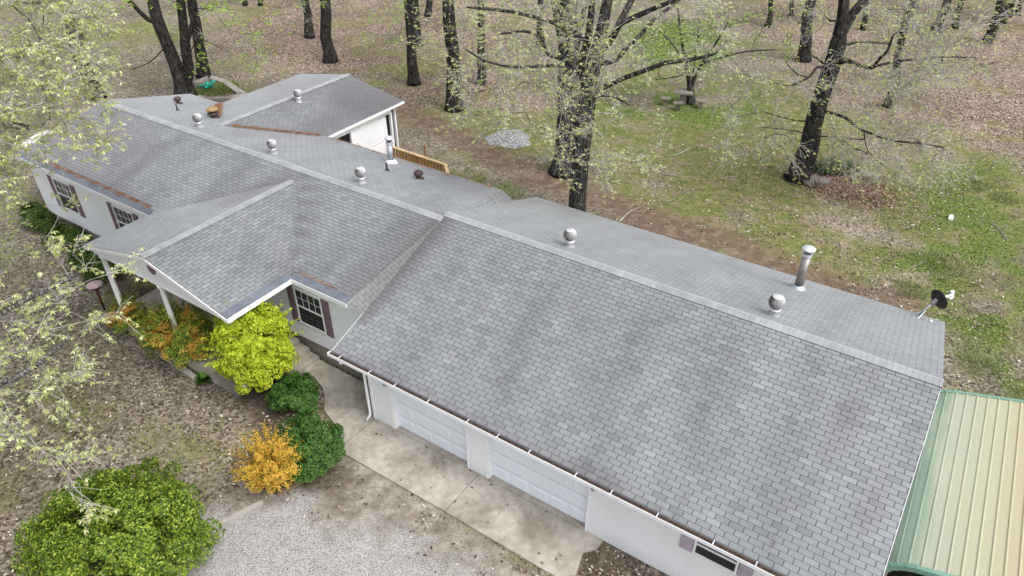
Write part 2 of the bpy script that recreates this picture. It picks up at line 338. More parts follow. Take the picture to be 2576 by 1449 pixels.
# ------------------------------------------------------------------ ground sheet
def ground_mat():
    m=M("ground_cover"); p=m.pos()
    A=m.noise(9,6,rough=.82); A2=m.noise(19,5,rough=.8); B=m.noise(2.2,6,rough=.7); Cn=m.noise(50,4,rough=.7)
    vo=m.n("TexVoronoi"); vo.inputs['Scale'].default_value=13; m.l(p,vo.inputs['Vector'])
    vs=m.n("SeparateXYZ"); m.l(vo.outputs['Color'],vs.inputs[0])
    leaf=vs.outputs[0]
    thatch=m.ramp(m.math('ADD',m.math('MULTIPLY',A2,.7),m.math('MULTIPLY',leaf,.3)),[(.30,(.035,.028,.021)),(.42,(.125,.103,.080)),(.54,(.225,.192,.155)),(.66,(.33,.29,.24)),(.8,(.50,.45,.38))])
    pinkc=m.ramp(m.math('ADD',m.math('MULTIPLY',A,.55),m.math('MULTIPLY',leaf,.45)),[(.26,(.030,.020,.015)),(.40,(.115,.080,.062)),(.54,(.225,.168,.138)),(.68,(.36,.285,.24)),(.84,(.60,.52,.45))])
    base=m.mix(m.attr("pink"),thatch,pinkc)
    gcol=m.ramp(m.math('ADD',m.math('MULTIPLY',A,.55),m.math('MULTIPLY',B,.45)),[(.34,(.035,.038,.013)),(.44,(.105,.115,.032)),(.52,(.18,.18,.06)),(.60,(.27,.245,.11)),(.70,(.50,.45,.31))])
    D_=m.noise(1.1,5,rough=.7); gcol=m.mix(m.ramp(D_,[(.36,.75),(.5,0.)]),gcol,m.ramp(A,[(.36,(.025,.045,.01)),(.5,(.10,.15,.03)),(.66,(.26,.29,.12))])); gcol=m.mix(m.ramp(D_,[(.52,0.),(.64,.8)]),gcol,m.ramp(A,[(.36,(.05,.036,.025)),(.5,(.20,.155,.11)),(.68,(.48,.42,.33))]))
    base=m.mix(m.ramp(m.noise(.22,6,rough=.7),[(.50,0.),(.60,.6)]),base,gcol); base=m.mix(1.,base,m.ramp(m.noise(.16,5,rough=.65),[(.38,.72),(.6,1.18)]),'MULTIPLY')
    gf=m.ramp(m.math('ADD',m.attr("grass"),m.math('MULTIPLY',m.math('SUBTRACT',A,.5),1.8)),[(.25,0.),(.55,.9)])
    base=m.mix(gf,base,gcol)
    lcol=m.ramp(A,[(.38,(.025,.045,.009)),(.5,(.085,.14,.025)),(.62,(.22,.26,.09)),(.72,(.45,.42,.28))])
    lf=m.ramp(m.math('ADD',m.attr("lush"),m.math('MULTIPLY',m.math('SUBTRACT',Cn,.5),2.6)),[(.3,0.),(.8,.85)])
    base=m.mix(lf,base,lcol)
    base=m.mix(m.ramp(m.math('ADD',m.attr('soil'),m.math('MULTIPLY',m.math('SUBTRACT',Cn,.5),.8)),[(.3,0.),(.75,.85)]),base,m.ramp(A,[(.3,(.035,.025,.02)),(.6,(.10,.075,.058)),(.8,(.25,.2,.16))]))
    tcol=m.ramp(m.math('ADD',m.math('MULTIPLY',B,.6),m.math('MULTIPLY',Cn,.4)),[(.3,(.08,.052,.036)),(.52,(.15,.105,.075)),(.66,(.34,.27,.20))])
    base=m.mix(m.ramp(m.attr("track"),[(.15,0.),(.8,.9)]),base,tcol)
    dcol=m.ramp(m.math('ADD',m.math('MULTIPLY',B,.7),m.math('MULTIPLY',Cn,.3)),[(.34,(.10,.082,.065)),(.5,(.24,.21,.175)),(.62,(.42,.39,.35))])
    base=m.mix(m.ramp(m.attr("drive"),[(.2,0.),(.8,.85)]),base,dcol)
    vg=m.n("TexVoronoi"); vg.inputs['Scale'].default_value=62; m.l(p,vg.inputs['Vector']); vgs=m.n("SeparateXYZ"); m.l(vg.outputs['Color'],vgs.inputs[0])
    gcolr=m.ramp(m.math('ADD',m.math('MULTIPLY',vgs.outputs[0],.7),m.math('MULTIPLY',B,.3)),[(.15,(.11,.105,.10)),(.38,(.29,.28,.27)),(.8,(.48,.47,.46))])
    gfx=m.ramp(m.math('ADD',m.attr("gravel"),m.math('MULTIPLY',m.math('SUBTRACT',Cn,.5),.7)),[(.3,0.),(.6,.96)])
    base=m.mix(gfx,base,gcolr)
    base=m.mix(1.,base,m.ramp(Cn,[(.36,.6),(.64,1.4)]),'MULTIPLY')
    m.col(base); m.bump(m.math('ADD',A,m.math('MULTIPLY',leaf,.5)),.8,.05); return m.fin(.95,0,.12)
GRM=ground_mat()
def axis(lo,hi,step,far):
    a=list(np.arange(lo,hi+1e-6,step)); s=step; x=lo; pre=[]
    while x>-far: s*=1.35; x-=s; pre.append(x)
    s=step; x=a[-1]; post=[]
    while x<far: s*=1.35; x+=s; post.append(x)
    return np.array(pre[::-1]+a+post)
gx=axis(-46,34,.3,700); gy=axis(-14,62,.3,700)
X,Y=np.meshgrid(gx,gy,indexing='ij'); MK=masks(X.ravel(),Y.ravel())
nearf=np.clip(1-np.hypot(np.maximum(np.abs(X+6)-40,0),np.maximum(np.abs(Y-24)-38,0))/30,0,1)
Z=(fbm(X,Y,3,31)-.5)*.10*nearf+(fbm(X,Y,.9,41)-.5)*.03*nearf
flat=np.clip(1-np.hypot(np.maximum(np.abs(X-3)-8,0),np.maximum(np.abs(Y-3)-6,0))/2,0,1); Z=Z*(1-flat)-.03*flat-.01
nx,ny=X.shape; me=bpy.data.meshes.new("ground"); vv=np.stack([X,Y,Z],-1).reshape(-1,3)
idx=np.arange(nx*ny).reshape(nx,ny); fq=np.stack([idx[:-1,:-1],idx[1:,:-1],idx[1:,1:],idx[:-1,1:]],-1).reshape(-1,4)
me.vertices.add(len(vv)); me.vertices.foreach_set('co',vv.ravel().astype(np.float32)); me.loops.add(fq.size); me.loops.foreach_set('vertex_index',fq.ravel().astype(np.int32))
me.polygons.add(len(fq)); me.polygons.foreach_set('loop_start',np.arange(0,fq.size,4,dtype=np.int32)); me.polygons.foreach_set('loop_total',np.full(len(fq),4,dtype=np.int32))
me.polygons.foreach_set('use_smooth',np.ones(len(fq),bool)); me.materials.append(GRM); me.update(calc_edges=True)
for k in ('grass','lush','track','gravel','drive','pink','soil'):
    a=me.attributes.new(k,'FLOAT','POINT'); a.data.foreach_set('value',MK[k].astype(np.float32))
ground=link(bpy.data.objects.new("ground",me)); tag(ground,kind='structure')
def gz(x,y):  # ground height
    x=np.asarray(x,float); y=np.asarray(y,float); i=np.clip(np.searchsorted(gx,x)-1,0,nx-2); j=np.clip(np.searchsorted(gy,y)-1,0,ny-2)
    fx=(x-gx[i])/(gx[i+1]-gx[i]); fy=(y-gy[j])/(gy[j+1]-gy[j])
    return Z[i,j]*(1-fx)*(1-fy)+Z[i+1,j]*fx*(1-fy)+Z[i,j+1]*(1-fx)*fy+Z[i+1,j+1]*fx*fy

# concrete apron and walk
def slab(name,poly,z0,z1,mat,kind='structure'):
    mb=MB(); n=len(poly); mb.add([(x,y,z0) for x,y in poly]+[(x,y,z1) for x,y in poly],[tuple(range(n-1,-1,-1)),tuple(range(n,2*n))]+[(i,(i+1)%n,n+(i+1)%n,n+i) for i in range(n)])
    o=mb.build(name,mat); return tag(o,kind=kind)
slab("walkway",[(-2.75,.97),(-2.7,.25),(-2.1,.3),(-1.5,.1),(-1.2,-.1),(-.7,-.6),(0,-.85),(.6,-1.15),(.72,-1.25),(.80,-.12),(.78,.95)],-.12,.03,CONC)
slab("driveway_apron",[(.82,-.12),(.75,-1.27),(.9,-1.5),(4.565,-1.49),(4.585,-.0),(.82,-.0)],-.12,.03,CONC)
slab("driveway_apron",[(4.60,-.0),(4.58,-1.49),(7.5,-1.52),(8.0,-1.5),(8.28,-1.2),(8.2,-.85),(8.14,-.57),(8.38,-.3),(8.40,-.0)],-.12,.03,CONC)
slab("joint_filler",[(.75,-1.49),(8.0,-1.49),(8.1,.2),(.75,.2)],-.14,.012,EDGE)

# ------------------------------------------------------------------ the house
house=empty("ranch_house",(0,0,0),"long white ranch house with weathered grey shingle roof, attached double garage and front porch","house")
STREAKS=[((410,365),(290,470),14,.55,0),((450,350),(350,420),9,.35,0),((640,415),(520,500),16,.3,.2),((735,445),(560,510),13,.25,.75),((1104,562),(900,775),26,.8,1.),((1075,560),(900,740),26,.18,.75),  # algae streaks; garage join and porch valley entries also carry painted shade
 ((1030,560),(850,740),12,.4,.1),((955,520),(800,690),10,.3,0),((766,448),(742,640),13,.55,0),((800,470),(770,640),12,.3,.2),((765,440),(752,560),20,.25,0),((700,640),(740,700),22,.05,.6),
 ((110,340),(290,340),75,.16,.8),((150,400),(350,520),28,.1,.5),((600,330),(850,350),22,.1,.4),((880,250),(990,262),58,.52,.8),((800,320),(920,270),32,.36,.6),((700,235),(800,210),45,.30,.3),
 ((850,890),(1400,1170),20,.0,.55),((1400,1170),(1900,1430),20,.08,.5),((1420,1165),(1560,1230),26,.25,.5),((1310,900),(1260,960),26,.2,0),((1350,780),(1290,880),22,.22,0),((1260,640),(1190,760),18,.2,0),
 ((2130,1030),(1990,1290),18,.10,.75),((2220,900),(2050,1180),30,.14,.1),((1795,960),(1700,1130),26,.2,0),((1840,1060),(1760,1160),18,.28,0),((1640,860),(1500,1050),30,.16,0),((1500,930),(1380,1060),26,.16,0),((1990,1150),(1900,1330),26,.18,0),((2300,1100),(2180,1300),26,.12,.2),
 ((1250,500),(1350,510),20,.3,.1),((1400,520),(1700,620),22,.22,0),((1750,640),(1960,720),14,.2,0),((1150,470),(1300,500),18,.2,.2),((650,600),(560,740),20,.2,0),((1060,420),(1240,490),16,.2,.3)]
SG=1.35
def stain_shade_of(P3):
    q=proj(P3); s=np.zeros(len(q)); p=np.zeros(len(q))
    for a,b,wd,ds,ps in STREAKS:
        a=np.array(a,float);b=np.array(b,float);d=b-a;t=np.clip(((q-a)@d)/(d@d),0,1);dd=np.hypot(*(q-a-t[:,None]*d).T);g=np.exp(-(dd/wd)**2); s=np.maximum(s,np.minimum(g*ds*SG,.85)); p=np.maximum(p,g*ps)
    return s,p
def clip(poly,ax,val,keep):  # keep: +1 keeps coord>=val
    out=[]; n=len(poly)
    for i in range(n):
        a=poly[i]; b=poly[(i+1)%n]; da=(a[ax]-val)*keep; db=(b[ax]-val)*keep
        if da>=-1e-9: out.append(a)
        if (da>1e-9 and db<-1e-9) or (da<-1e-9 and db>1e-9):
            t=da/(da-db); out.append((a[0]+(b[0]-a[0])*t,a[1]+(b[1]-a[1])*t))
    return out
def slope(mb,P0,U,V,poly,uoff=0,thick=.010):
    """shingle courses over a convex polygon given in metres on the slope plane"""
    P0=np.array(P0,float);U=unit(np.array(U,float));V=unit(np.array(V,float));N=np.cross(U,V)
    flip=N[2]<0
    if flip: N=-N
    us=[p[0] for p in poly]; vs=[p[1] for p in poly]
    for k in range(int(math.floor(min(vs)/EXP)),int(math.ceil(max(vs)/EXP))):
        c=clip(clip(poly,1,k*EXP,1),1,(k+1)*EXP,-1)
        if len(c)<3: continue
        a=min(p[0] for p in c); b=max(p[0] for p in c); x=math.floor(a/.5)*.5
        while x<b:
            d=clip(clip(c,0,x,1),0,x+.5,-1); x+=.5
            if len(d)<3: continue
            v3=[P0+U*p[0]+V*p[1]+N*(thick*(1-(p[1]-k*EXP)/EXP)+.002) for p in d]
            f=tuple(range(len(d))); f=f[::-1] if flip else f
            mb.add(v3,[f],0,[(p[0]+uoff,min(max(p[1],k*EXP+1e-4),(k+1)*EXP-1e-4)) for p in d])
            for i in range(len(d)):
                p,q=d[i],d[(i+1)%len(d)]
                if abs(p[1]-k*EXP)<1e-6 and abs(q[1]-k*EXP)<1e-6 and abs(p[0]-q[0])>1e-6:
                    A=P0+U*p[0]+V*p[1]; B=P0+U*q[0]+V*q[1]; mb.add([A+N*(thick+.002),B+N*(thick+.002),B-N*.001,A-N*.001],[(0,3,2,1)],1)
    # deck under the courses
    n=len(poly); top=[P0+U*p[0]+V*p[1]-N*.002 for p in poly]; bot=[t-np.array([0,0,.10]) for t in top]
    ft=tuple(range(n)); 
    mb.add(top+bot,[ft[::-1] if flip else ft,tuple(n+i for i in (ft if flip else ft[::-1]))]+[((i,(i+1)%n,n+(i+1)%n,n+i) if flip else (i,n+i,n+(i+1)%n,(i+1)%n)) for i in range(n)],2)
def roof_part(name,fill,parent=house,label=None):
    mb=MB(); fill(mb); o=mb.build(name,[SH,EDGE,DRIP],parent,None,False,label)
    P3=np.array(mb.v); s,p=stain_shade_of(P3)
    for k,a in(('stain_shade',s),('purple',p)):
        at_=o.data.attributes.new(k,'FLOAT','POINT'); at_.data.foreach_set('value',a.astype(np.float32))
    return o
# key dimensions
GXL,GXR=0.,14.05; GY0,GYR,GY1=-.45,4.911,10.27; GZE,GZR=2.597,4.432
MXL,MXR=-18.46,-.42; MY0,MYR,MY1=.665,4.716,8.804; MZE,MZR=3.371,4.329
PXC,PW,PY0,PZR=-6.153,3.507,-1.661,4.188
WXC,WW,WY1,WZR=-12.755,3.426,13.685,3.98
def ln(dy,dz): return math.hypot(dy,dz)
gl=ln(GYR-GY0,GZR-GZE)
def garage_roof(mb):
    slope(mb,(0,GY0,GZE),(1,0,0),(0,GYR-GY0,GZR-GZE),[(0,0),(GXR,0),(GXR,gl),(0,gl)])
    g2=ln(GY1-GYR,GZR-GZE); slope(mb,(0,GY1,GZE),(1,0,0),(0,GYR-GY1,GZR-GZE),[(0,0),(GXR,0),(GXR,g2),(0,g2)],.11)
garage_r=roof_part("garage_roof",garage_roof)
ml=ln(MYR-MY0,MZR-MZE); mslope=(MZR-MZE)/(MYR-MY0); mfac=ml/(MYR-MY0)
yj=MYR-(MZR-PZR)/mslope; vj=(yj-MY0)*mfac
def main_front(mb):
    L=MXL; fx=lambda x:x-L
    a=fx(PXC-PW); b=fx(PXC+PW); c=fx(PXC); e=fx(MXR); top=fx(0.)
    A=(0,MY0,MZE); P0=(L,MY0,MZE)
    V=(0,MYR-MY0,MZR-MZE)
    slope(mb,P0,(1,0,0),V,[(0,0),(a,0),(c,vj),(c,ml),(0,ml)])
    slope(mb,P0,(1,0,0),V,[(b,0),(e,0),(top,ml),(c,ml),(c,vj)])
    # dip down onto the garage roof
    q0=np.array([MXR,MY0,MZE]); q1=np.array([0.,MYR,MZR]); q2=np.array([.0,.93,3.085])
    Vv=unit(q1-q0); n=np.cross(Vv,q2-q0); n=unit(n if n[2]>0 else -n); Uu=unit(np.cross(Vv,n)); 
    if (q2-q0)@Uu<0: Uu=-Uu
    # courses run level: use world x-ish axis
    U2=unit(np.array([1,0,-(n[0])/(n[2])])); V2=np.cross(n,U2); V2=V2 if V2[1]>0 else -V2
    f=lambda p:((p-q0)@U2,(p-q0)@V2)
    slope(mb,q0,U2,V2,[f(q0),f(q2),f(q1)],.2)
roof_part("front_roof",main_front)
mr=ln(MY1-MYR,MZR-MZE); ms2=(MZR-MZE)/(MY1-MYR); mf2=mr/(MY1-MYR)
ywj=MYR+(MZR-WZR)/ms2
def main_rear(mb):
    L=MXL; fx=lambda x:x-L; P0=(L,MY1,MZE); V=(0,MYR-MY1,MZR-MZE); vw=(MY1-ywj)*mf2
    a,b,c=fx(WXC-WW),fx(WXC+WW),fx(WXC); e=fx(-.5); top=fx(0)
    slope(mb,P0,(1,0,0),V,[(0,0),(a,0),(c,vw),(c,mr),(0,mr)],.07)
    slope(mb,P0,(1,0,0),V,[(b,0),(e,0),(top,mr),(c,mr),(c,vw)],.07)
    q0=np.array([-.5,MY1,MZE]); q1=np.array([0.,MYR,MZR]); q2=np.array([0.,MY1-.1,3.14])
    n=np.cross(q1-q0,q2-q0); n=unit(n if n[2]>0 else -n); U2=unit(np.array([1,0,-n[0]/n[2]])); V2=np.cross(n,U2); V2=V2 if V2[1]<0 else -V2
    f=lambda p:((p-q0)@U2,(p-q0)@V2); slope(mb,q0,U2,V2,[f(q0),f(q2),f(q1)])
roof_part("rear_roof",main_rear)
pl=ln(PW,PZR-MZE)
def porch_roof(mb):
    # local u runs along y, v climbs towards the ridge
    sl_=pl/PW; u_e=MY0-PY0; u_r=yj-PY0
    slope(mb,(PXC+PW,PY0,MZE),(0,1,0),(-PW,0,PZR-MZE),[(0,0),(u_e,0),(u_r,pl),(0,pl)])
    slope(mb,(PXC-PW,PY0,MZE),(0,1,0),(PW,0,PZR-MZE),[(0,0),(u_e,0),(u_r,pl),(0,pl)],.1)
roof_part("porch_roof",porch_roof)
wl=ln(WW,WZR-MZE)
def wing_roof(mb):
    u_e=WY1-MY1; u_r=WY1-ywj
    slope(mb,(WXC+WW,WY1,MZE),(0,-1,0),(-WW,0,WZR-MZE),[(0,0),(u_e,0),(u_r,wl),(0,wl)])
    slope(mb,(WXC-WW,WY1,MZE),(0,-1,0),(WW,0,WZR-MZE),[(0,0),(u_e,0),(u_r,wl),(0,wl)],.1)
roof_part("wing_roof",wing_roof)
def cap(name,a,b,s1,s2,wd=.16,lift=.028):
    """ridge cap: a,b ridge ends; s1,s2 downslope unit directions"""
    a=np.array(a,float);b=np.array(b,float);L=np.linalg.norm(b-a);d=(b-a)/L;mb=MB();n=int(L/.14)
    s1=unit(np.array(s1,float));s2=unit(np.array(s2,float));z=np.array([0,0,1.])
    for i in range(n+1):
        t0=i*.14; t1=min(L,t0+.145)
        if t1<=t0: break
        p0=a+d*t0+z*(lift+.006); p1=a+d*t1+z*lift; vs=[p0+s1*wd-z*.006,p0+s1*.05+z*.004,p0+z*.006,p0+s2*.05+z*.004,p0+s2*wd-z*.006,p1+s1*wd-z*.006,p1+s1*.05+z*.004,p1+z*.006,p1+s2*.05+z*.004,p1+s2*wd-z*.006]
        mb.add(vs,[(k,k+1,k+6,k+5) for k in range(4)],0,[(t0+.001,0)]*5+[(t1-.006,0)]*5)
        for s_,k in((s1,0),(s2,4)): mb.add([vs[k],vs[k+5],vs[k+5]-z*.035,vs[k]-z*.035],[(0,1,2,3)],1)
    return mb.build(name,[CAPM,EDGE],house)
dn=lambda a,b:(np.array(b,float)-np.array(a,float))
cap("ridge_cap",(-.01,GYR,GZR),(GXR+.02,GYR,GZR),dn((0,GYR,GZR),(0,GY0,GZE)),dn((0,GYR,GZR),(0,GY1,GZE)),.17)
cap("ridge_cap",(MXL-.02,MYR,MZR),(-.02,MYR,MZR),dn((0,MYR,MZR),(0,MY0,MZE)),dn((0,MYR,MZR),(0,MY1,MZE)),.17)
cap("ridge_cap",(PXC,PY0-.02,PZR),(PXC,yj,PZR),dn((PXC,0,PZR),(PXC-PW,0,MZE)),dn((PXC,0,PZR),(PXC+PW,0,MZE)),.16)
cap("ridge_cap",(WXC,WY1+.02,WZR),(WXC,ywj,WZR),dn((WXC,0,WZR),(WXC-WW,0,MZE)),dn((WXC,0,WZR),(WXC+WW,0,MZE)),.16)

# walls
def wall_box(name,a,b,mat=SIDE,label=None):
    mb=MB(); mb.box(a,b); return mb.build(name,mat,house,None,False,label)
# garage walls: front in pieces round two doors
D1=(1.62,4.22); D2=(4.93,7.88); DZ=2.13; YF=.0
mb=MB()
for x0,x1,z0,z1 in((.784,D1[0],0,2.5),(D1[1],D2[0],0,2.5),(D2[1],10.53,0,2.5),(D1[0],D1[1],DZ,2.5),(D2[0],D2[1],DZ,2.5),(11.57,13.75,0,2.5),(10.53,11.57,0,1.27),(10.53,11.57,2.0,2.5)): mb.box((x0,YF,z0),(x1,YF+.12,z1))
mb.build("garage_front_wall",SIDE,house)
def gable(name,x,t,yl,yr,zb,ze,yc,zr,mat=SIDE,ax='x',label=None):
    mb=MB(); pr=[(yl,zb),(yr,zb),(yr,ze),(yc,zr),(yl,ze)]
    f=(lambda s,p:(x+s,p[0],p[1])) if ax=='x' else (lambda s,p:(p[0],x+s,p[1]))
    mb.add([f(0,p) for p in pr]+[f(t,p) for p in pr],[(4,3,2,1,0),(5,6,7,8,9)]+[(i,(i+1)%5,5+(i+1)%5,5+i) for i in range(5)]); return mb.build(name,mat,house,None,False,label)
gable("garage_side_wall",13.63,.12,.12,9.8,0,2.52,GYR,4.25)
gable("garage_side_wall",.784,.12,.12,9.8,0,2.52,GYR,4.25)
wall_box("garage_rear_wall",(.9,9.8,0),(13.63,9.92,2.55))
wall_box("house_front_wall",(-18.3,1.0,.70),(-.44,1.12,3.235))
wall_box("house_front_wall",(-.44,1.0,.70),(.70,1.12,2.92))
gable("house_end_wall",-18.42,.12,1.0,8.5,.70,3.25,MYR,4.2)
wall_box("house_rear_wall",(-18.3,8.4,.70),(-.5,8.5,3.25))
wall_box("house_rear_wall",(-.5,8.4,.70),(.70,8.5,3.0))
mb=MB(); mb.box((-18.25,1.06,0),(.77,1.15,.70)); mb.box((-18.25,8.3,0),(.77,8.4,.7)); mb.box((-18.36,1.06,0),(-18.25,8.4,.7)); mb.build("foundation",CONCD,house)
# soffits
mb=MB(); mb.box((-18.46,.70,3.235),(-.44,1.0,3.26)); mb.build("soffit",WHITE,house)
mb=MB(); mb.box((.02,-.42,2.47),(14.0,0,2.49)); mb.build("soffit",WHITE,house)
# rake boards
def rake(x,y0,z0,y1,z1,yr,zr,h=.14,t=.03):
    for (ya,za,yb,zb) in((y0,z0,yr,zr),(y1,z1,yr,zr)):
        mb=MB(); mb.add([(x,ya,za-h),(x,yb,zb-h),(x,yb,zb-.012),(x,ya,za-.012),(x+t,ya,za-h),(x+t,yb,zb-h),(x+t,yb,zb-.012),(x+t,ya,za-.012)],[(0,1,2,3),(7,6,5,4),(0,4,5,1),(3,2,6,7),(0,3,7,4),(1,5,6,2)]); mb.build("rake_board",WHITE,house)
rake(GXR+.003,GY0,GZE-.03,GY1,GZE-.03,GYR,GZR-.03,.12,.010); rake(MXL-.033,MY0,MZE,MY1,MZE,MYR,MZR); rake(-.033,GY0,GZE,GY1,GZE,GYR,GZR)
# garage gutter
gut=MB(); y1=GY0-.005; y0=y1-.13; zt=GZE-.015
gut.box((-.06,y0+.015,zt-.10),(14.05,y1,zt-.085)); gut.box((-.06,y0-.0,zt-.10),(14.05,y0+.014,zt-.002)); gut.box((-.075,y0,zt-.10),(-.062,y1,zt-.002)); gut.box((-.06,y0-.004,zt-.002),(14.05,y0+.010,zt+.006))
g=gut.build("gutter",WHITE,house)
x=.35
while x<14:
    mb=MB(); mb.bar((x,y0,zt+.004),(x,y1+.04,zt+.012),.018,.008); x+=random.choice((.9,1.1,1.25)); mb.build("gutter_hanger",WHITE,g)
mb=MB(); mb.box((-.05,y0+.018,zt-.084),(14.03,y1-.002,zt-.035)); mb.build("gutter_debris",simple("gutter_litter",(.055,.035,.025),.95,var=.7,scale=18,bump=.8),g)
# fascia behind the gutter
mb=MB(); mb.box((.0,GY0+.003,2.45),(14.02,GY0+.03,2.585)); mb.build("fascia",WHITE,house)
# downspout
mb=MB(); mb.tube([(.62,y0+.06,zt-.1),(.62,-.30,2.25),(.70,-.07,2.15),(.70,-.07,.28),(.70,-.09,.18),(.66,-.22,.06)],.042,8); mb.build("downspout",WHITE,house,None,True)
mb=MB(); mb.tube([(.35,y0+.06,zt-.08),(.35,y0+.06,zt-.2),(.42,-.3,2.28),(.62,-.2,2.22)],.045,8); mb.build("downspout",WHITE,house,None,True)
# corner trim
for a_,b_ in((.765,.86),(D1[0]-.09,D1[0]+.008),(D2[0]-.09,D2[0]+.008),(D1[1]-.008,D1[1]+.03),(D2[1]-.008,D2[1]+.03)):
    mb=MB(); mb.box((a_,-.015,.004),(b_,.149,2.46)); mb.build("corner_trim",WHITE,house)
# garage doors
def garage_door(x0,x1,n):
    mb=MB(); Y=.15; mb.box((x0,Y,.03),(x1,Y+.05,DZ)); rows=4; hh=(DZ-.03)/rows; w_=(x1-x0)/n
    for r_ in range(rows):
        for c in range(n):
            a=x0+c*w_+.07; b=x0+(c+1)*w_-.07; z0=.03+r_*hh+.10; z1=.03+(r_+1)*hh-.10
            # embossed panel: sunk border then raised field
            e=.022; mb.add([(a,Y-.001,z0),(b,Y-.001,z0),(b,Y-.001,z1),(a,Y-.001,z1),(a+e,Y+.0-.016,z0+e),(b-e,Y-.016,z0+e),(b-e,Y-.016,z1-e),(a+e,Y-.016,z1-e)],[(0,1,5,4),(1,2,6,5),(2,3,7,6),(3,0,4,7),(4,5,6,7)])
    d=mb.build("garage_door",DOORW,house)
    mb=MB()
    for r_ in range(1,rows): mb.box((x0+.01,Y-.004,.03+r_*hh-.006),(x1-.01,Y+.0-.001,.03+r_*hh+.006))
    mb.build("panel_joint",simple("door_joint_grey",(.35,.38,.42),.6),d)  # grey strips over the joints between door panels
    mb=MB(); mb.box((x0,Y-.01,.02),(x1,Y+.03,.045)); mb.build("weather_seal",BLACK,d)
    mb=MB(); mb.box((x0,-.03,.005),(x1,.14,.05)); mb.build("door_threshold",CONC,house)
garage_door(*D1,4); garage_door(*D2,5)
# windows
def window(x0,x1,z0,z1,y=1.0,sh=SHUT,cols=4,slide=False):
    mb=MB(); t=.055
    for a,b in(((x0-t,y-.035,z0-t),(x1+t,y+.02,z0)),((x0-t,y-.035,z1),(x1+t,y+.02,z1+t)),((x0-t,y-.035,z0),(x0,y+.02,z1)),((x1,y-.035,z0),(x1+t,y+.02,z1))): mb.box(a,b)
    zm=(z0+z1)/2; mb.box((x0,y-.03,zm-.025),(x1,y-.005,zm+.025))
    w_=mb.build("window",WHITE,house)
    mb=MB(); mb.box((x0,y-.008,zm+.025),(x1,y-.004,z1)); mb.build("pane",GLASS,w_)
    mb=MB(); mb.box((x0,y-.012,z0),(x1,y-.008,zm-.025)); mb.build("screen",SCREEN,w_)
    if not slide:
        mb=MB(); 
        for i in range(1,cols): xx=x0+(x1-x0)*i/cols; mb.box((xx-.008,y-.015,zm+.025),(xx+.008,y-.009,z1))
        for f in(.5,): zz=zm+(z1-zm)*f; mb.box((x0,y-.0155,zz-.008),(x1,y-.0095,zz+.008))
        mb.build("muntin",WHITE,w_)
        mb=MB()
        for i in range(1,cols): xx=x0+(x1-x0)*i/cols; mb.box((xx-.006,y-.016,z0),(xx+.006,y-.0125,zm-.025))
        zz=z0+(zm-z0)*.5; mb.box((x0,y-.0165,zz-.006),(x1,y-.013,zz+.006)); mb.build("muntin",simple("screened_muntin",(.12,.12,.13),.6),w_)
    for s in(-1,1):
        a=(x0-.075-.30) if s<0 else x1+.075; mb=MB(); b=a+.30; zb=z0-.06; zt_=z1+.06
        mb.box((a,y-.03,zb),(b,y-.002,zt_))
        for z_a,z_b in((zb+.05,(zb+zt_)/2-.03),((zb+zt_)/2+.03,zt_-.05)):
            e=.02; yy=y-.031; mb.add([(a+.05,yy,z_a),(b-.05,yy,z_a),(b-.05,yy,z_b),(a+.05,yy,z_b),(a+.05+e,yy-.014,z_a+e),(b-.05-e,yy-.014,z_a+e),(b-.05-e,yy-.014,z_b-e),(a+.05+e,yy-.014,z_b-e)],[(0,1,5,4),(1,2,6,5),(2,3,7,6),(3,0,4,7),(4,5,6,7)])
        mb.build("shutter",sh,house)
window(-3.04,-1.96,1.40,2.68); window(-12.66,-11.5,1.40,2.68); window(-16.75,-15.59,1.42,2.68)
window(10.6,11.5,1.32,1.95,.0,SHUT2,2,True)
# dark sloped eave strips with bright lip
def strip(a,b,inn,parent=house):
    a=np.array(a,float);b=np.array(b,float);inn=np.array(inn,float);z=np.array([0,0,1.]); mb=MB()
    up=inn*.26+z*.075; o0=a-inn*.02; o1=b-inn*.02
    mb.add([o0+z*.03,o1+z*.03,b+up+z*.02,a+up+z*.02,o0-z*.02,o1-z*.02],[(0,1,2,3),(0,4,5,1)]); s=mb.build("eave_strip",DARKSTRIP,parent)
    mb=MB(); mb.bar(o0-z*.0-inn*.012,o1-inn*.012,.014,.04); mb.build("eave_lip",WHITE,s)
    mb=MB(); mb.bar(a-z*.09,b-z*.09,.025,.13); mb.build("fascia",WHITE,parent)
strip((MXL,MY0,MZE),(PXC-PW,MY0,MZE),(0,1,0)); strip((PXC+PW,MY0,MZE),(-.40,MY0,MZE),(0,1,0)); strip((PXC+PW,PY0,MZE),(PXC+PW,MY0,MZE),(-1,0,0))
# porch gable front, beam, posts, slab, steps
mb=MB(); yy=PY0+.16; mb.add([(PXC-PW+.12,yy,3.12),(PXC+PW-.12,yy,3.12),(PXC+PW-.12,yy,3.33),(PXC,yy,4.10),(PXC-PW+.12,yy,3.33)]+[(p[0],yy+.10,p[1]) for p in((PXC-PW+.12,3.12),(PXC+PW-.12,3.12),(PXC+PW-.12,3.33),(PXC,4.10),(PXC-PW+.12,3.33))],[(0,1,2,3,4),(9,8,7,6,5)]+[(i,5+i,5+(i+1)%5,(i+1)%5) for i in range(5)])
mb.build("porch_gable",SIDE,house)
for s in(-1,1):
    mb=MB(); mb.bar((PXC+s*PW,PY0-.015,MZE-.08),(PXC,PY0-.015,PZR-.08),.025,.12); mb.build("porch_rake_board",WHITE,house)
mb=MB(); mb.box((PXC-PW+.15,PY0+.15,3.05),(PXC+PW-.15,PY0+.27,3.13)); mb.box((PXC-PW+.15,PY0+.27,3.10),(PXC+PW-.15,.98,3.13)); mb.build("porch_ceiling",WHITE,house)
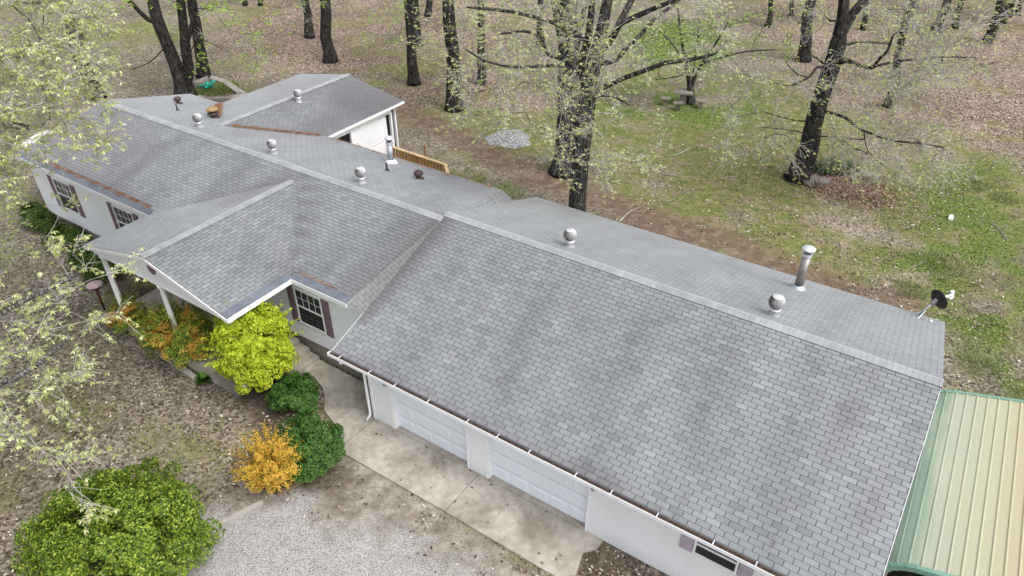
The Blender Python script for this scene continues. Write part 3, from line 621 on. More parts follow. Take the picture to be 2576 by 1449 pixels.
mb=MB(); mb.lathe((PXC,yy-.004,3.66),[(.20,0),(.20,.02)],8,ax=(0,-1,0)); mb.build("gable_vent",SHUT,house)
for px in(-9.2,-6.15,-3.05):
    mb=MB(); mb.lathe((px,-1.42,.50),[(.12,0),(.12,.05),(.095,.07),(.09,1.2),(.078,2.42),(.11,2.46),(.11,2.56)],20); mb.build("porch_post",WHITE,house,None,True)
mb=MB(); mb.box((-9.85,-1.62,0),(-3.37,.99,.50)); mb.build("porch_slab",CONC,house)
mb=MB(); mb.box((-3.369,-.20,0),(-2.92,.99,.335)); mb.box((-2.919,-.15,0),(-2.52,.99,.17)); mb.build("porch_steps",CONC,house)
mb=MB(); mb.box((-7.3,.965,.55),(-6.3,.998,2.6)); d=mb.build("front_door",SHUT,house); mb=MB(); mb.lathe((-6.42,.965,1.5),[(.03,0),(.03,.05)],12,ax=(0,-1,0)); mb.build("handle",ALU,d)
# small wall fixtures
for x_,z_ in((1.42,1.72),(7.99,1.72)):
    mb=MB(); mb.lathe((x_,-.001,z_),[(.05,0),(.045,.05),(.02,.07)],12,ax=(0,-1,-.4)); mb.build("wall_fixture",GALV2,house,None,True)
# wing walls: sheeted room with dark gap and a siding apron
mb=MB(); X0=-9.6; mb.box((X0,8.81,0.1),(X0+.08,12.95,1.80)); mb.build("wing_side_wall",SIDE,house)
wall_box("wing_header",(X0-.02,8.81,3.0),(X0+.10,12.95,3.22),WHITE); 
for a_,b_,c_ in((10.28,10.42,1.8),(8.81,9.3,1.8),(12.87,12.97,.1)):
    mb=MB(); mb.box((X0-.01,a_,c_),(X0+.11,b_,3.0)); mb.build("wing_post",WHITE,house)
mb=MB(); mb.add([(X0+.06,10.47,1.83),(X0+.06,12.62,1.83),(X0+.05,12.6,2.93),(X0+.06,11.5,2.98),(X0+.06,10.47,2.98),(X0+.03,10.47,1.83),(X0+.03,12.62,1.83),(X0+.02,12.6,2.93),(X0+.03,11.5,2.98),(X0+.03,10.47,2.98)],[(0,1,2,3,4),(9,8,7,6,5),(0,5,6,1),(1,6,7,2),(2,7,8,3),(3,8,9,4),(4,9,5,0)]); mb.build("white_sheet",simple("white_vinyl_sheet",(.74,.76,.79),.4,var=.06,scale=1.6,spec=.5),house)
mb=MB(); mb.box((-16.1,8.85,.1),(X0-.05,13.2,3.15)); mb.build("wing_shade_block",BLACK,house)  # solid black block, its colour stands for the shade inside the room
gable("wing_gable_wall",13.2,.08,-16.15,-9.53,.1,3.2,WXC,3.85,ax='y')
wall_box("wing_side_wall",(-16.2,8.81,.1),(-16.12,13.2,3.2))
for a_,b_ in (((WXC+WW+.012,MY1+.02,MZE-.06),(WXC+WW+.012,WY1,MZE-.06)),((WXC-WW-.012,MY1+.02,MZE-.06),(WXC-WW-.012,WY1,MZE-.06)),((MXL,MY1+.012,MZE-.06),(WXC-WW,MY1+.012,MZE-.06)),((WXC+WW,MY1+.012,MZE-.06),(-.55,MY1+.012,MZE-.06)),((0,GY1+.012,GZE-.06),(GXR,GY1+.012,GZE-.06))):
    mb=MB(); mb.bar(a_,b_,.025,.12); mb.build("rear_fascia",WHITE,house)
# end awning
mb=MB(); mb.add([(-18.5,1.6,3.25),(-18.5,6.2,3.25),(-20.9,6.2,2.95),(-20.9,2.6,2.95),(-20.2,1.6,3.02),(-18.5,1.6,3.19),(-18.5,6.2,3.19),(-20.9,6.2,2.89),(-20.9,2.6,2.89),(-20.2,1.6,2.96)],[(0,1,2,3,4),(9,8,7,6,5),(0,5,6,1),(1,6,7,2),(2,7,8,3),(3,8,9,4),(4,9,5,0)]); mb.build("end_awning",WHITE,house)
for p in((-20.8,6.1),(-20.8,2.7)):
    mb=MB(); mb.tube([(p[0],p[1],0),(p[0],p[1],2.92)],.04,8); mb.build("awning_post",WHITE,house)

# ------------------------------------------------------------------ roof vents and flues
def turbine():
    """local coordinates, base at 0; returns three meshes"""
    b=MB(); b.lathe((0,0,-.06),[(.20,0),(.17,.03),(.165,.06),(.15,.10),(.15,.26),(.165,.27),(.165,.29)],24)
    h=MB(); c=.45; Rr=.225
    h.lathe((0,0,.24),[(.165,0),(.15,.03)],24); 
    nv=22
    for i in range(nv):
        ph=2*math.pi*i/nv; rows=[]
        for k in range(9):
            th=R(38+k*(158-38)/8); tw=.75*(k/8)
            rin=Rr*.86; ro=Rr
            a0=ph+tw; a1=ph+tw+2*math.pi/nv*.80
            rows.append(((rin*math.sin(th)*math.cos(a0),rin*math.sin(th)*math.sin(a0),c+.92*rin*math.cos(th)),(ro*math.sin(th)*math.cos(a1),ro*math.sin(th)*math.sin(a1),c+.92*ro*math.cos(th))))
        vs=[p for r_ in rows for p in r_]; h.add(vs,[(2*k,2*k+1,2*k+3,2*k+2) for k in range(8)])
    h.lathe((0,0,c),[(Rr*.66,Rr*.73),(Rr*.5,Rr*.80),(Rr*.25,Rr*.87),(.02,Rr*.89)],24,capb=False)
    k=MB(); k.lathe((0,0,.26),[(.12,0),(.17,.08),(.188,.19),(.17,.28),(.12,.345)],20)
    return b,h,k
tb,th,tk=turbine()
vents=[((-12.89,5.41,4.17),.86),((-8.38,5.27,4.20),.86),((-4.03,5.34,4.18),.90),((4.0,5.68,4.17),.92),((10.08,5.65,4.18),.95),((-12.25,10.05,3.89),.84)]
first=None
for i,(p,s) in enumerate(vents):
    if i==0:
        o=th.build("turbine_vent",ALU,house); o1=tb.build("base_collar",ALU,o,None,True); o2=tk.build("inner_drum",GALV2,o); first=(o,o1,o2)
    else:
        o=first[0].copy(); link(o,house)
        for q in first[1:]:
            c=q.copy(); link(c,o)
    o.location=p; o.scale=(s,s,s); o.rotation_euler=(0,0,i*1.3)
def flue(loc,h,r,pipe,capm,capr,skirt=.0):
    x,y,z=loc; mb=MB(); mb.lathe((x,y,z-.05),[(r,0),(r,.05+h)],24); p=mb.build("flue_pipe",pipe,house,None,True)
    mb=MB(); mb.lathe((x,y,z-.07),[(r*2.2,0),(r*2.1,.06),(r*1.55,.15),(r*1.05,.22)],28,capt=False); mb.build("storm_collar",WHITE if pipe is GALV else GALV,p,None,True)
    mb=MB(); mb.lathe((x,y,z+h-.02),[(r*1.15,0),(r*1.15,.10)],24); mb.lathe((x,y,z+h+.11),[(r*.9,0),(r*.9,.09)],24,1); mb.lathe((x,y,z+h+.19),[(capr,0),(capr,.05),(capr*.6,.10),(.02,.13)],28); mb.build("rain_cap",[capm,BLACK],p,None,False)
flue((-5.19,8.1,3.54),.78,.115,GALV,ALU,.16); flue((10.07,8.96,3.05),1.18,.125,GALV2,ALU,.19)
def pipe_vent(x,y,z,h,r,m): 
    mb=MB(); mb.tube([(x,y,z-.05),(x,y,z+h)],r,12); o=mb.build("plumbing_vent",m,house,None,True); mb=MB(); mb.lathe((x,y,z-.05),[(r*3.2,0),(r*3,.05),(r*1.2,.12)],16); mb.build("flashing_boot",BLKPL,o,None,True)
pipe_vent(-4.54,7.15,3.76,.32,.035,BLKPL); pipe_vent(-15.7,6.34,3.95,.28,.03,BLKPL)
def mush(x,y,z,m,s=1.):
    mb=MB(); mb.lathe((x,y,z-.05),[(.20*s,0),(.19*s,.05),(.08*s,.08),(.08*s,.20),(.17*s,.215),(.175*s,.30),(.12*s,.34),(.03,.35)],24); mb.build("roof_vent",m,house,None,True)
mush(-3.22,7.38,3.71,BROWN); mush(-16.84,7.15,3.76,BROWN,.95)
mb=MB(); x,y,z=-13.99,6.86,3.83; mb.lathe((x,y,z-.06),[(.23,0),(.22,.08),(.13,.12),(.12,.20),(.23,.23),(.24,.27),(.13,.29),(.12,.40)],24); o=mb.build("roof_vent",BROWN,house,None,True); mb=MB(); mb.lathe((x,y,z+.34),[(.25,0),(.26,.05),(.2,.08),(.02,.10)],24); mb.build("vent_cap",RUSTY,o,None,True)
# cast shingle patch near the dish
mb=MB(); mb.lathe((13.69,9.9,2.735),[(.05,0),(.04,.03)],9); mb.build("flashing_patch",WHITE,house)

# ------------------------------------------------------------------ pine needles and twigs lying on the roof edges
def needles(name,label,a,b,wd,n,lift=.03,ln_=.07):
    a=np.array(a,float);b=np.array(b,float);t=rng.random(n);t=np.clip(t+.012*np.sin(t*55),0,1); c=a+(b-a)*t[:,None]+rng.normal(size=(n,3))*np.array(wd)*.5; c[:,2]+=lift
    A=randdir(n)*np.array([1,1,.35])*ln_; B=unit(np.cross(A,randdir(n)))*.006
    o=quads(name,L_NEEDLE,c,A,B); return tag(o,label,kind='stuff')
needles("pine_needles","rust brown needles gathered along the left front eave of the house",(-17.0,.98,3.43),(-9.85,.98,3.43),(.05,.13,.02),2600)
needles("pine_needles","thin line of rust needles on the eave above the plum shuttered window",(-2.7,.95,3.43),(-1.0,.95,3.43),(.05,.09,.02),260)
needles("pine_needles","rust needles in the near valley where the rear wing meets the main roof",(-12.4,6.5,3.95),(-9.5,8.6,3.44),(.14,.14,.03),1300)
needles("pine_needles","rust needles in the far valley between rear wing and main roof",(-15.9,8.5,3.50),(-14.0,7.0,3.82),(.22,.22,.03),1500,ln_=.06)
needles("pine_needles","scattered needles along the rear eave behind the deck",(-9,8.68,3.42),(-.8,8.68,3.42),(.1,.12,.015),500)

# ------------------------------------------------------------------ satellite dish
dish=empty("satellite_dish",(13.37,10.03,2.68),"black satellite dish with white arm bolted to the far corner of the garage roof","satellite dish")
b0=np.array([13.37,10.03,2.68]); elb=b0+np.array([.20,.10,.50])
mb=MB(); mb.lathe(b0-np.array([0,0,.04]),[(.13,0),(.13,.03),(.05,.05)],10); mb.tube([b0,b0+np.array([.03,.02,.25]),elb],.028,10); P(mb,"mast",GALV,dish,True)
for q in((-.32,-.12,-.0),(-.05,-.34,.08)):
    mb=MB(); mb.tube([b0+np.array(q),elb*.45+b0*.55],.016,8); P(mb,"brace",GALV,dish)
fd=unit(RT*.93+HD*.30+np.array([0,0,.22])); dc=elb+fd*.10+np.array([0,0,.08])
mb=MB(); prof=[(.0+.001,0),(.12,.008),(.22,.03),(.30,.06),(.305,.072),(.29,.068),(.21,.04),(.1,.018),(.002,.012)]
mb.lathe(dc,prof,32,ax=fd,capb=False,capt=False); P(mb,"reflector",BLKPL,dish,True)
mb=MB(); mb.bar(elb-fd*.03,dc+fd*.01,.10,.09); P(mb,"bracket",GALV2,dish)
e0=dc+fd*.03-np.array([0,0,.02]); e1=dc+fd*.52-np.array([0,0,.02]); mb=MB(); mb.bar(e0,e1,.045,.06); P(mb,"feed_arm",WHITE,dish)
sd_=unit(np.cross(fd,(0,0,1))); upd=np.cross(sd_,fd)
mb=MB(); mb.bar(e1-upd*.15+sd_*.02,e1+upd*.14,.05,.07); P(mb,"receiver_bar",WHITE,dish)
for k in(-.12,.0,.12):
    mb=MB(); mb.lathe(e1+upd*k,[(.035,0),(.045,.05),(.045,.09)],12,ax=-fd); P(mb,"receiver",WHITE,dish)

# ------------------------------------------------------------------ carport
def carport_mat():
    m=M("green_carport_metal"); sep=m.n("SeparateXYZ"); m.l(m.pos(),sep.inputs[0])
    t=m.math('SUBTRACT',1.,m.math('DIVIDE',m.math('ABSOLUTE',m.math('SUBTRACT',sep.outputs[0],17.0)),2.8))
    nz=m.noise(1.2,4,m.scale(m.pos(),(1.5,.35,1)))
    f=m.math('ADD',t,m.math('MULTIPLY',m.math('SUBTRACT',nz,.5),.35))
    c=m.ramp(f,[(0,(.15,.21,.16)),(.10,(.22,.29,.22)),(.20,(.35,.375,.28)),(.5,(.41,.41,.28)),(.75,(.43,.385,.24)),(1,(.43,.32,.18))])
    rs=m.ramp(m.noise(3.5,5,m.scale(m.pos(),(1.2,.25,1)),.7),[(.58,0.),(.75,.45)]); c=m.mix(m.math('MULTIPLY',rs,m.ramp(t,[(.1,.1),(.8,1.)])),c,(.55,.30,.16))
    c=m.mix(1.,c,m.ramp(m.noise(30,3),[(.3,.93),(.7,1.04)]),'MULTIPLY'); vd=m.n('TexVoronoi'); vd.inputs['Scale'].default_value=2.3; m.l(m.pos(),vd.inputs['Vector']); c=m.mix(m.math('MULTIPLY',m.math('LESS_THAN',vd.outputs['Distance'],.035),.8),c,(.12,.08,.05)); m.col(c); return m.fin(.42,0,.45)
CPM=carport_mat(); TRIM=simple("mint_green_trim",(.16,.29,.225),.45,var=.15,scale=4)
cp=empty("metal_carport",(15.9,4.3,0),"pale green ribbed metal carport with rust stains beside the garage","carport")
prof=[(14.17,1.95),(14.19,2.06),(14.26,2.17),(14.36,2.27),(14.48,2.35),(14.64,2.42)]; sl_=.285; RX=17.0; rz=2.42+sl_*(RX-14.64)
prof.append((RX,rz)); prof+= [(2*RX-x,z) for x,z in prof[-2::-1]]
# walk the profile, raising narrow ribs every 0.229 m
def ribbed(prof,y0,y1,step=.229,rw=.022,rh=.022):
    pts=[np.array(p,float) for p in prof]; seg=[np.linalg.norm(b-a) for a,b in zip(pts,pts[1:])]; cum=np.concatenate([[0],np.cumsum(seg)]); L=cum[-1]; s=set(cum.tolist()); k=.1
    marks=[]
    while k<L-.05: marks+= [(k-rw,0),(k-rw*.4,1),(k+rw*.4,1),(k+rw,0)]; k+=step
    allp=sorted([(c,None) for c in cum]+[(m_,h) for m_,h in marks]); out=[]; last=-1; 
    for c,h in allp:
        if c-last<1e-4: continue
        i=min(np.searchsorted(cum,c,side='right')-1,len(seg)-1); i=max(i,0); t=(c-cum[i])/seg[i]; p=pts[i]+(pts[i+1]-pts[i])*t; d=(pts[i+1]-pts[i])/seg[i]; n=np.array([-d[1],d[0]])
        hh=0 if h is None else h
        if h is None and any(a<c<b for a,b in [(marks[j][0],marks[j+3][0]) for j in range(0,len(marks),4)]): continue
        out.append(p+n*rh*hh); last=c
    mb=MB(); vs=[(p[0],y,p[1]) for p in out for y in(y0,y1)]; mb.add(vs,[(2*i,2*i+1,2*i+3,2*i+2) for i in range(len(out)-1)]); 
    vs2=[(p[0],y,p[1]-.03) for p in out for y in(y0,y1)]; mb.add(vs2,[(2*i+2,2*i+3,2*i+1,2*i) for i in range(len(out)-1)]); return mb
CY0,CY1=1.33,7.42
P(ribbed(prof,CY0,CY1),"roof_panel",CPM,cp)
for yy in(CY0-.012,CY1+.012):
    mb=MB()
    for a,b in zip(prof[1:],prof[2:-1]): mb.bar((a[0],yy,a[1]-.045),(b[0]+.001,yy,b[1]-.045),.10,.13)
    P(mb,"end_trim",TRIM,cp)
SDM=simple("dark_green_side_panel",(.10,.15,.115),.5,var=.2)
for x0,sx in((14.16,1),(2*RX-14.16,-1)):
    mb=MB(); y=CY0; mb.box((x0,CY0,.25),(x0+.004*sx,CY1,1.95)); 
    while y<CY1-.05: mb.box((min(x0-.02*sx,x0-.001*sx),y,.25),(max(x0-.02*sx,x0-.001*sx),y+.035,1.95)); y+=.229
    P(mb,"side_panel",SDM,cp)
for x0 in(14.21,2*RX-14.27):
    for y in(CY0+.05,CY0+2,CY0+4,CY1-.1):
        mb=MB(); mb.box((x0,y,0),(x0+.055,y+.055,2.12)); P(mb,"frame_post",GALV,cp)
for y in(CY0+.05,CY0+2,CY0+4,CY1-.1):
    mb=MB()
    for a,b in zip(prof[2:],prof[3:-2]): mb.bar((a[0],y+.03,a[1]-.07),(b[0],y+.03,b[1]-.07),.05,.05)
    P(mb,"roof_bow",GALV,cp)
# brush heap under it
def sticks(n,c,sz,l=.8):
    mb=MB()
    for i in range(n):
        p=np.array(c)+rng.normal(size=3)*np.array(sz)*.5; p[2]=abs(p[2]-c[2])*.8+.06; d=randdir(1)[0]*np.array([1,1,.35]); d=unit(d)*l*(.4+rng.random()*.6); mb.tube([p-d/2,p+d/2],.012+.03*rng.random()**2,5)
    return mb
o=sticks(170,(15.6,2.3,.1),(1.2,.9,.8),1.1).build("brush_pile",TWIGD,None,(15.6,2.3,0)); tag(o,"heap of dark branches and firewood under the front of the green carport","brush pile")

# ------------------------------------------------------------------ deck railing behind the house
dk=empty("wooden_deck",(-7.6,10.9,0),"new timber deck with yellow pine railing beside the white rear wing","deck")
dz=.62; rt=1.58; ra=np.array([-9.35,12.45,0]); rb=np.array([-5.95,12.3,0]); rc=np.array([-5.3,11.65,0])
mb=MB(); mb.add([(-9.4,8.9,dz),(-5.3,8.9,dz),(-5.3,11.6,dz),(-6.0,12.3,dz),(-9.4,12.42,dz)]+[(-9.4,8.9,dz-.05),(-5.3,8.9,dz-.05),(-5.3,11.6,dz-.05),(-6.0,12.3,dz-.05),(-9.4,12.42,dz-.05)],[(0,1,2,3,4),(9,8,7,6,5)]+[(i,5+i,5+(i+1)%5,(i+1)%5) for i in range(5)]); P(mb,"deck_floor",PINED,dk)
for a,b in((ra,rb),(rb,rc)):
    mb=MB(); mb.bar(a+(0,0,rt),b+(0,0,rt),.15,.04); P(mb,"top_rail",PINE,dk)
    mb=MB(); mb.bar(a+(0,0,dz+.1),b+(0,0,dz+.1),.04,.09); P(mb,"bottom_rail",PINED,dk)
    L=np.linalg.norm(b-a); n=int(L/.20)
    for i in range(n+1):
        p=a+(b-a)*(i+.3)/(n+.6); mb=MB(); mb.box((p[0]-.07,p[1]-.015,dz+.02),(p[0]+.07,p[1]+.015,rt-.02)); P(mb,"baluster",PINED,dk)
for p in(ra,(ra+rb)/2,rb,rc,np.array([-5.3,9,0])):
    mb=MB(); mb.box((p[0]-.045,p[1]+.02,0),(p[0]+.045,p[1]+.11,rt-.021)); P(mb,"deck_post",PINED,dk)
mb=MB(); p=at(1189-.0,440-16,0); q=np.array([-7.6,12.9,0]); mb.tube([q,q+(.0,0,1.9)],.03,8); o=mb.build("metal_stake",RUST,None,q); tag(o,"thin rusty stake standing behind the pine deck railing","stake")

# ------------------------------------------------------------------ lawn lamp
lp=empty("lawn_lamp",(-11.0,-1.3,0),"brown lawn lamp with round flat cap at the left end of the porch shrubs","lamp")
base=np.array([-11.0,-1.3,0]); LD=simple("lamp_stem_paint",(.07,.02,.018),.5); CAPC=simple("pinkish_lamp_cap",(.42,.32,.32),.5)
mb=MB(); mb.tube([base,base+(0,0,.92)],.045,10); P(mb,"stem",LD,lp,True)
mb=MB(); mb.lathe(base+(0,0,.90),[(.10,0),(.15,.03),(.15,.14),(.12,.18)],8); P(mb,"lantern",LD,lp)
mb=MB(); mb.lathe(base+(0,0,1.10),[(.27,-.02),(.275,0),(.16,.05),(.05,.08),(.04,.12),(.01,.14)],24); P(mb,"cap",CAPC,lp,True)

# ------------------------------------------------------------------ edging timbers, litter item, garden bits
def timber(u0,v0,u1,v1,w_,h,mat,label,name="edging_timber",cat="edging"):
    a=at(u0,v0);b=at(u1,v1); mb=MB(); mb.bar((a[0],a[1],h/2),(b[0],b[1],h/2),w_,h); o=mb.build(name,mat,None,((a+b)/2)*(1,1,0)); return tag(o,label,cat,"timbers edging the front beds")
timber(522,1338,662,1266,.11,.10,TIMB,"pale weathered timber between the big green bush and the golden shrub")
timber(698,1245,772,1206,.10,.09,TIMBR,"reddish brown timber at the foot of the golden shrub")
timber(395,885,492,955,.16,.13,TIMB,"grey timber edging below the green and orange porch shrub")
mb=MB(); p=at(2391,551); mb.box((p[0]-.09,p[1]-.19,.02),(p[0]+.09,p[1]+.19,.10)); mb.box((p[0]-.05,p[1]+.12,.10),(p[0]+.05,p[1]+.18,.14)); o=mb.build("white_jug",WHITE,None,p); tag(o,"small white plastic jug lying on the lawn far to the right","jug")
mb=MB(); p=at(1040,288) ; 
# gravel patch
p=at(1280,348); mb=MB(); prof_=[(1.22,0),(1.05,.04),(.7,.07),(.3,.085),(.02,.09)]; mb.lathe((p[0],p[1],-.02),prof_,40,capb=False,capt=True,fn=lambda t,z:1+.10*math.sin(3*t+1)+.06*math.sin(7*t)); 
def gmat():
    m=M("pale_gravel"); v=m.n("TexVoronoi"); v.inputs['Scale'].default_value=16; m.l(m.pos(),v.inputs['Vector']); sp=m.n("SeparateXYZ"); m.l(v.outputs['Color'],sp.inputs[0]); m.col(m.ramp(m.math('ADD',m.math('MULTIPLY',sp.outputs[0],.6),m.math('MULTIPLY',m.noise(3,4),.4)),[(.2,(.05,.05,.05)),(.45,(.22,.22,.22)),(.8,(.46,.46,.46))])); m.bump(sp.outputs[0],.8,.05); return m.fin(.9)
GV=gmat(); o=mb.build("gravel_heap",GV,None,(p[0],p[1],0),True); tag(o,"low round heap of pale grey gravel on the lawn behind the house","gravel heap")
# stone-edged bed
bed=empty("stone_bed_edging",at(545,228),"grey stone edging round a grassy bed by the twin trunked tree","bed edging")
pts=[at(496,215),at(528,200),at(570,214),at(612,243),at(585,256),at(520,256),at(496,250)]
for a,b in zip(pts,pts[1:]):
    mb=MB(); mb.bar((a[0],a[1],.11),(b[0],b[1],.11),.42,.22); P(mb,"edging_block",STONE,bed)
mb=MB(); a=at(500,262)*(1,1,0); b=at(600,262)*(1,1,0); mb.bar((a[0],a[1],.15),(b[0],b[1],.15),.3,.5); P(mb,"low_wall",CONCD,bed)
TEAL=simple("teal_plastic",(.02,.30,.22),.35,var=.3,spec=.5)
q=at(524,216,.3); mb=MB()
for d,r_ in(((0,0,.05),.22),((.22,.05,.12),.15),((.36,.12,.26),.11),((-.22,-.1,.0),.13),((-.4,-.12,-.02),.09),((.05,-.2,-.02),.10)):
    mb.lathe(q+np.array(d)-(0,0,.0),[(.3*r_,-r_),(.8*r_,-.6*r_),(r_,0),(.8*r_,.6*r_),(.3*r_,r_)],10)
mb.tube([q+(.36,.12,.3),q+(.42,.3,.34)],.05,6); mb.tube([q+(-.4,-.12,0),q+(-.55,-.3,-.08)],.05,6)
o=mb.build("garden_ornament",TEAL,None,q,True); tag(o,"teal plastic garden ornament lying in the grassy stone edged bed","ornament")
# picnic set
pc=at(1727,266); tb_=empty("stone_table",pc,"square grey stone table under the small forked tree","table")
Mz=Matrix.Rotation(R(YAW-12),3,'Z'); rot=lambda v:np.array(Mz@Vector(v))
def obox(mb,c,hx,hy,z0,z1):
    vs=[c+rot((a*hx,b*hy,0))+(0,0,z) for z in(z0,z1) for a,b in((-1,-1),(1,-1),(1,1),(-1,1))]; mb.add(vs,[(0,3,2,1),(4,5,6,7),(0,1,5,4),(1,2,6,5),(2,3,7,6),(3,0,4,7)])
mb=MB(); obox(mb,pc+rot((-.25,.3,0)),.52,.45,.68,.76); P(mb,"tabletop",CONCD,tb_); mb=MB(); obox(mb,pc+rot((-.25,.3,0)),.2,.2,0,.68); P(mb,"pedestal",CONCD,tb_)
for dx,dy,lab in((.78,-.1,"grey stone bench to the right of the stone table"),(-.5,-.75,"low stone bench in front of the stone table"),(-1.25,-.1,"dark stone bench left of the stone table")):
    c=pc+rot((dx,dy,0)); be=empty("stone_bench",c,lab,"bench","benches round the stone table"); mb=MB(); obox(mb,c,.28,.22,.36,.44); P(mb,"seat",CONCD,be); mb=MB(); obox(mb,c,.12,.12,0,.36); P(mb,"leg",CONCD,be)

# ------------------------------------------------------------------ leaf litter and grass
def sample_ground(n,ulo=-250,uhi=2700,vlo=-120,vhi=1560):
    u=rng.uniform(ulo,uhi,n); v=rng.uniform(vlo,vhi,n); d=FW+RT*((u-1288)/F)[:,None]-UP*((v-724.5)/F)[:,None]; t=-CAM[2]/d[:,2]; p=CAM+d*t[:,None]; return p[:,0],p[:,1]
def onhouse(x,y): return ((x>.7)&(x<13.8)&(y>0)&(y<10))|((x>-18.4)&(x<.8)&(y>1)&(y<8.5))|((x>-9.9)&(x<-2.5)&(y>-1.65)&(y<1.1))|((x>-16.2)&(x<-9.5)&(y>8)&(y<13.3))
def onslab(x,y): return ((x>.7)&(x<8.3)&(y>-1.5)&(y<0))|((x>-2.6)&(x<.8)&(y>-.4)&(y<1))
N=210000; x,y=sample_ground(N); mk=masks(x,y); dist=np.hypot(x-CAM[0],y-CAM[1])
pr=.28+.45*mk['pink']+.40*mk['grass']+.25*mk['soil']-.15*mk['lush']-.30*mk['gravel']-.15*mk['drive']*1-.15*mk['track']
clump=fbm(x,y,1.1,77); pr=pr*np.clip((clump-.25)*2.2,.1,1.4)
keep=(rng.random(N)<pr)&~onhouse(x,y)&~onslab(x,y)&(dist<75); x=x[keep];y=y[keep];dist=dist[keep]; n=len(x)
sz=rng.uniform(.028,.058,n)*(1+dist/90); A=randdir(n)*np.array([1,1,.30]); A=unit(A)*sz[:,None]; nn=randdir(n)*.45+np.array([0,0,1.]); B=unit(np.cross(nn,A))*(sz*.45)[:,None]
o=quads("leaf_litter",L_LITTER,np.stack([x,y,gz(x,y)+.02+rng.random(n)*.02],-1),A,B); tag(o,"fallen dry oak leaves scattered over the yard",kind='stuff')
# a few leaves on the concrete apron
n=38; xs=rng.uniform(1,8,n); ys=-rng.random(n)**1.3*1.4; A=unit(randdir(n)*(1,1,.2))*rng.uniform(.03,.07,n)[:,None]; B=unit(np.cross(np.array([0,0,1.])+randdir(n)*.3,A))*rng.uniform(.012,.03,n)[:,None]
o=quads("dead_leaves",leafmat("dark_dead_leaves",[(0,(.05,.03,.02)),(.7,(.13,.08,.05)),(1,(.4,.3,.2))],.1),np.stack([xs,ys,np.full(n,.05)],-1),A,B); tag(o,"few dark leaves lying on the concrete apron before the garage doors",kind='stuff')
n=420; x,y=sample_ground(n,-250,2700,-40,700); k=~onhouse(x,y); x=x[k]; y=y[k]; n=len(x); mb=MB()
for i in range(n):
    L=rng.uniform(.15,.7)*(1+(rng.random()<.08)*2.2); a=rng.uniform(0,6.28); z0=float(gz(x[i],y[i]))+.03; p=np.array([x[i],y[i],z0]); d=np.array([math.cos(a),math.sin(a),0])*L/2; q=np.array([-d[1],d[0],0])*rng.normal()*.25
    mb.tube([p-d,p+q,p+d+(0,0,.04)],[.016*L+.004,.012*L+.004,.004],4)
o=mb.build("fallen_twigs",TWIG); tag(o,"fallen twigs and small dead branches lying about the yard and woods",kind='stuff')
def grass(n,weight,h=(.05,.13),u=(-250,2700),v=(-50,1560)):
    x,y=sample_ground(n,*u,*v); mk=masks(x,y); k=(rng.random(n)<weight(mk,x,y))&~onhouse(x,y)&~onslab(x,y); x=x[k];y=y[k];n=len(x); hh=rng.uniform(*h,n)
    A=unit(randdir(n)*.55+np.array([0,0,.8]))*(hh/2)[:,None]; B=unit(np.cross(A,randdir(n)))*.012*(1+np.hypot(x-CAM[0],y-CAM[1])/40)[:,None]
    return np.stack([x,y,gz(x,y)+hh*.4],-1),A,B
c,A,B=grass(170000,lambda m,x,y:np.clip(m['lush']*.9+m['grass']*.16*np.clip((fbm(x,y,.8,5)-.4)*5,0,1),0,1)*(1-m['track'])*(1-m['gravel']))
o=quads("grass",L_GRASS,c,A,B); tag(o,"short patchy grass of the back lawn",kind='stuff')
def tuft(u,v,r_,n,h,mat,name,label,cat,kind=None,lean=.6):
    p=at(u,v); a=rng.uniform(0,2*math.pi,n); rr=r_*np.sqrt(rng.random(n)); x=p[0]+rr*np.cos(a); y=p[1]+rr*np.sin(a); d=unit(np.stack([np.cos(a)*lean*(.3+rr/r_),np.sin(a)*lean*(.3+rr/r_),np.ones(n)],-1)+randdir(n)*.3); hh=h*(.5+.5*rng.random(n))
    A=d*(hh/2)[:,None]; B=unit(np.cross(A,randdir(n)))*(.008+.02*h); o=quads(name,mat,np.stack([x,y,np.zeros(n)],-1)+A,A,B,None,(p[0],p[1],0)); return tag(o,label,cat,None,kind)
tuft(545,226,1.3,2600,.32,L_GRASS,"grass_tuft","bright grass filling the stone edged bed","grass",'stuff')
for i,(u,v,r_) in enumerate(((2478,450,.9),(2440,470,.5),(2400,700,.8),(2290,730,.5),(2395,668,.7),(2330,655,.6),(2460,920,.5),(2525,500,.5),(1170,448,.8))):
    tuft(u,v,r_*1.2,700,.11,L_GRASS,"grass_tuft","lush green grass tufts on the back lawn","grass",'stuff')
tuft(2063,432,.42,260,.75,L_YUCCA,"yucca_plant","grey green spiky plant nearest the leaning oak trunk","plant",None,.9)
tuft(2112,430,.5,330,.8,L_YUCCA,"yucca_plant","darkest green spiky plant in the bed right of the leaning oak","plant",None,.9)
tuft(2052,462,.40,320,.45,L_STRAW,"ornamental_grass","dead straw coloured clump at the foot of the leaning oak","plant",None,1.3)
tuft(2175,450,.48,360,.45,L_STRAW,"ornamental_grass","dead straw coloured clump at the right end of the leaf covered bed","plant",None,1.3)
n=2600; p=at(2120,470); x=p[0]+rng.normal(size=n)*1.1; y=p[1]+rng.normal(size=n)*.75; A=unit(randdir(n)*(1,1,.35))*.07; B=unit(np.cross(randdir(n)*.5+np.array([0,0,1.]),A))*.035
o=quads("leaf_mulch",leafmat("pinkish_dead_leaves",[(0,(.09,.04,.03)),(.5,(.26,.15,.12)),(1,(.48,.36,.30))],.1),np.stack([x,y,gz(x,y)+.05],-1),A,B); tag(o,"pinkish fallen leaves covering the bed beside the leaning oak",kind='stuff')

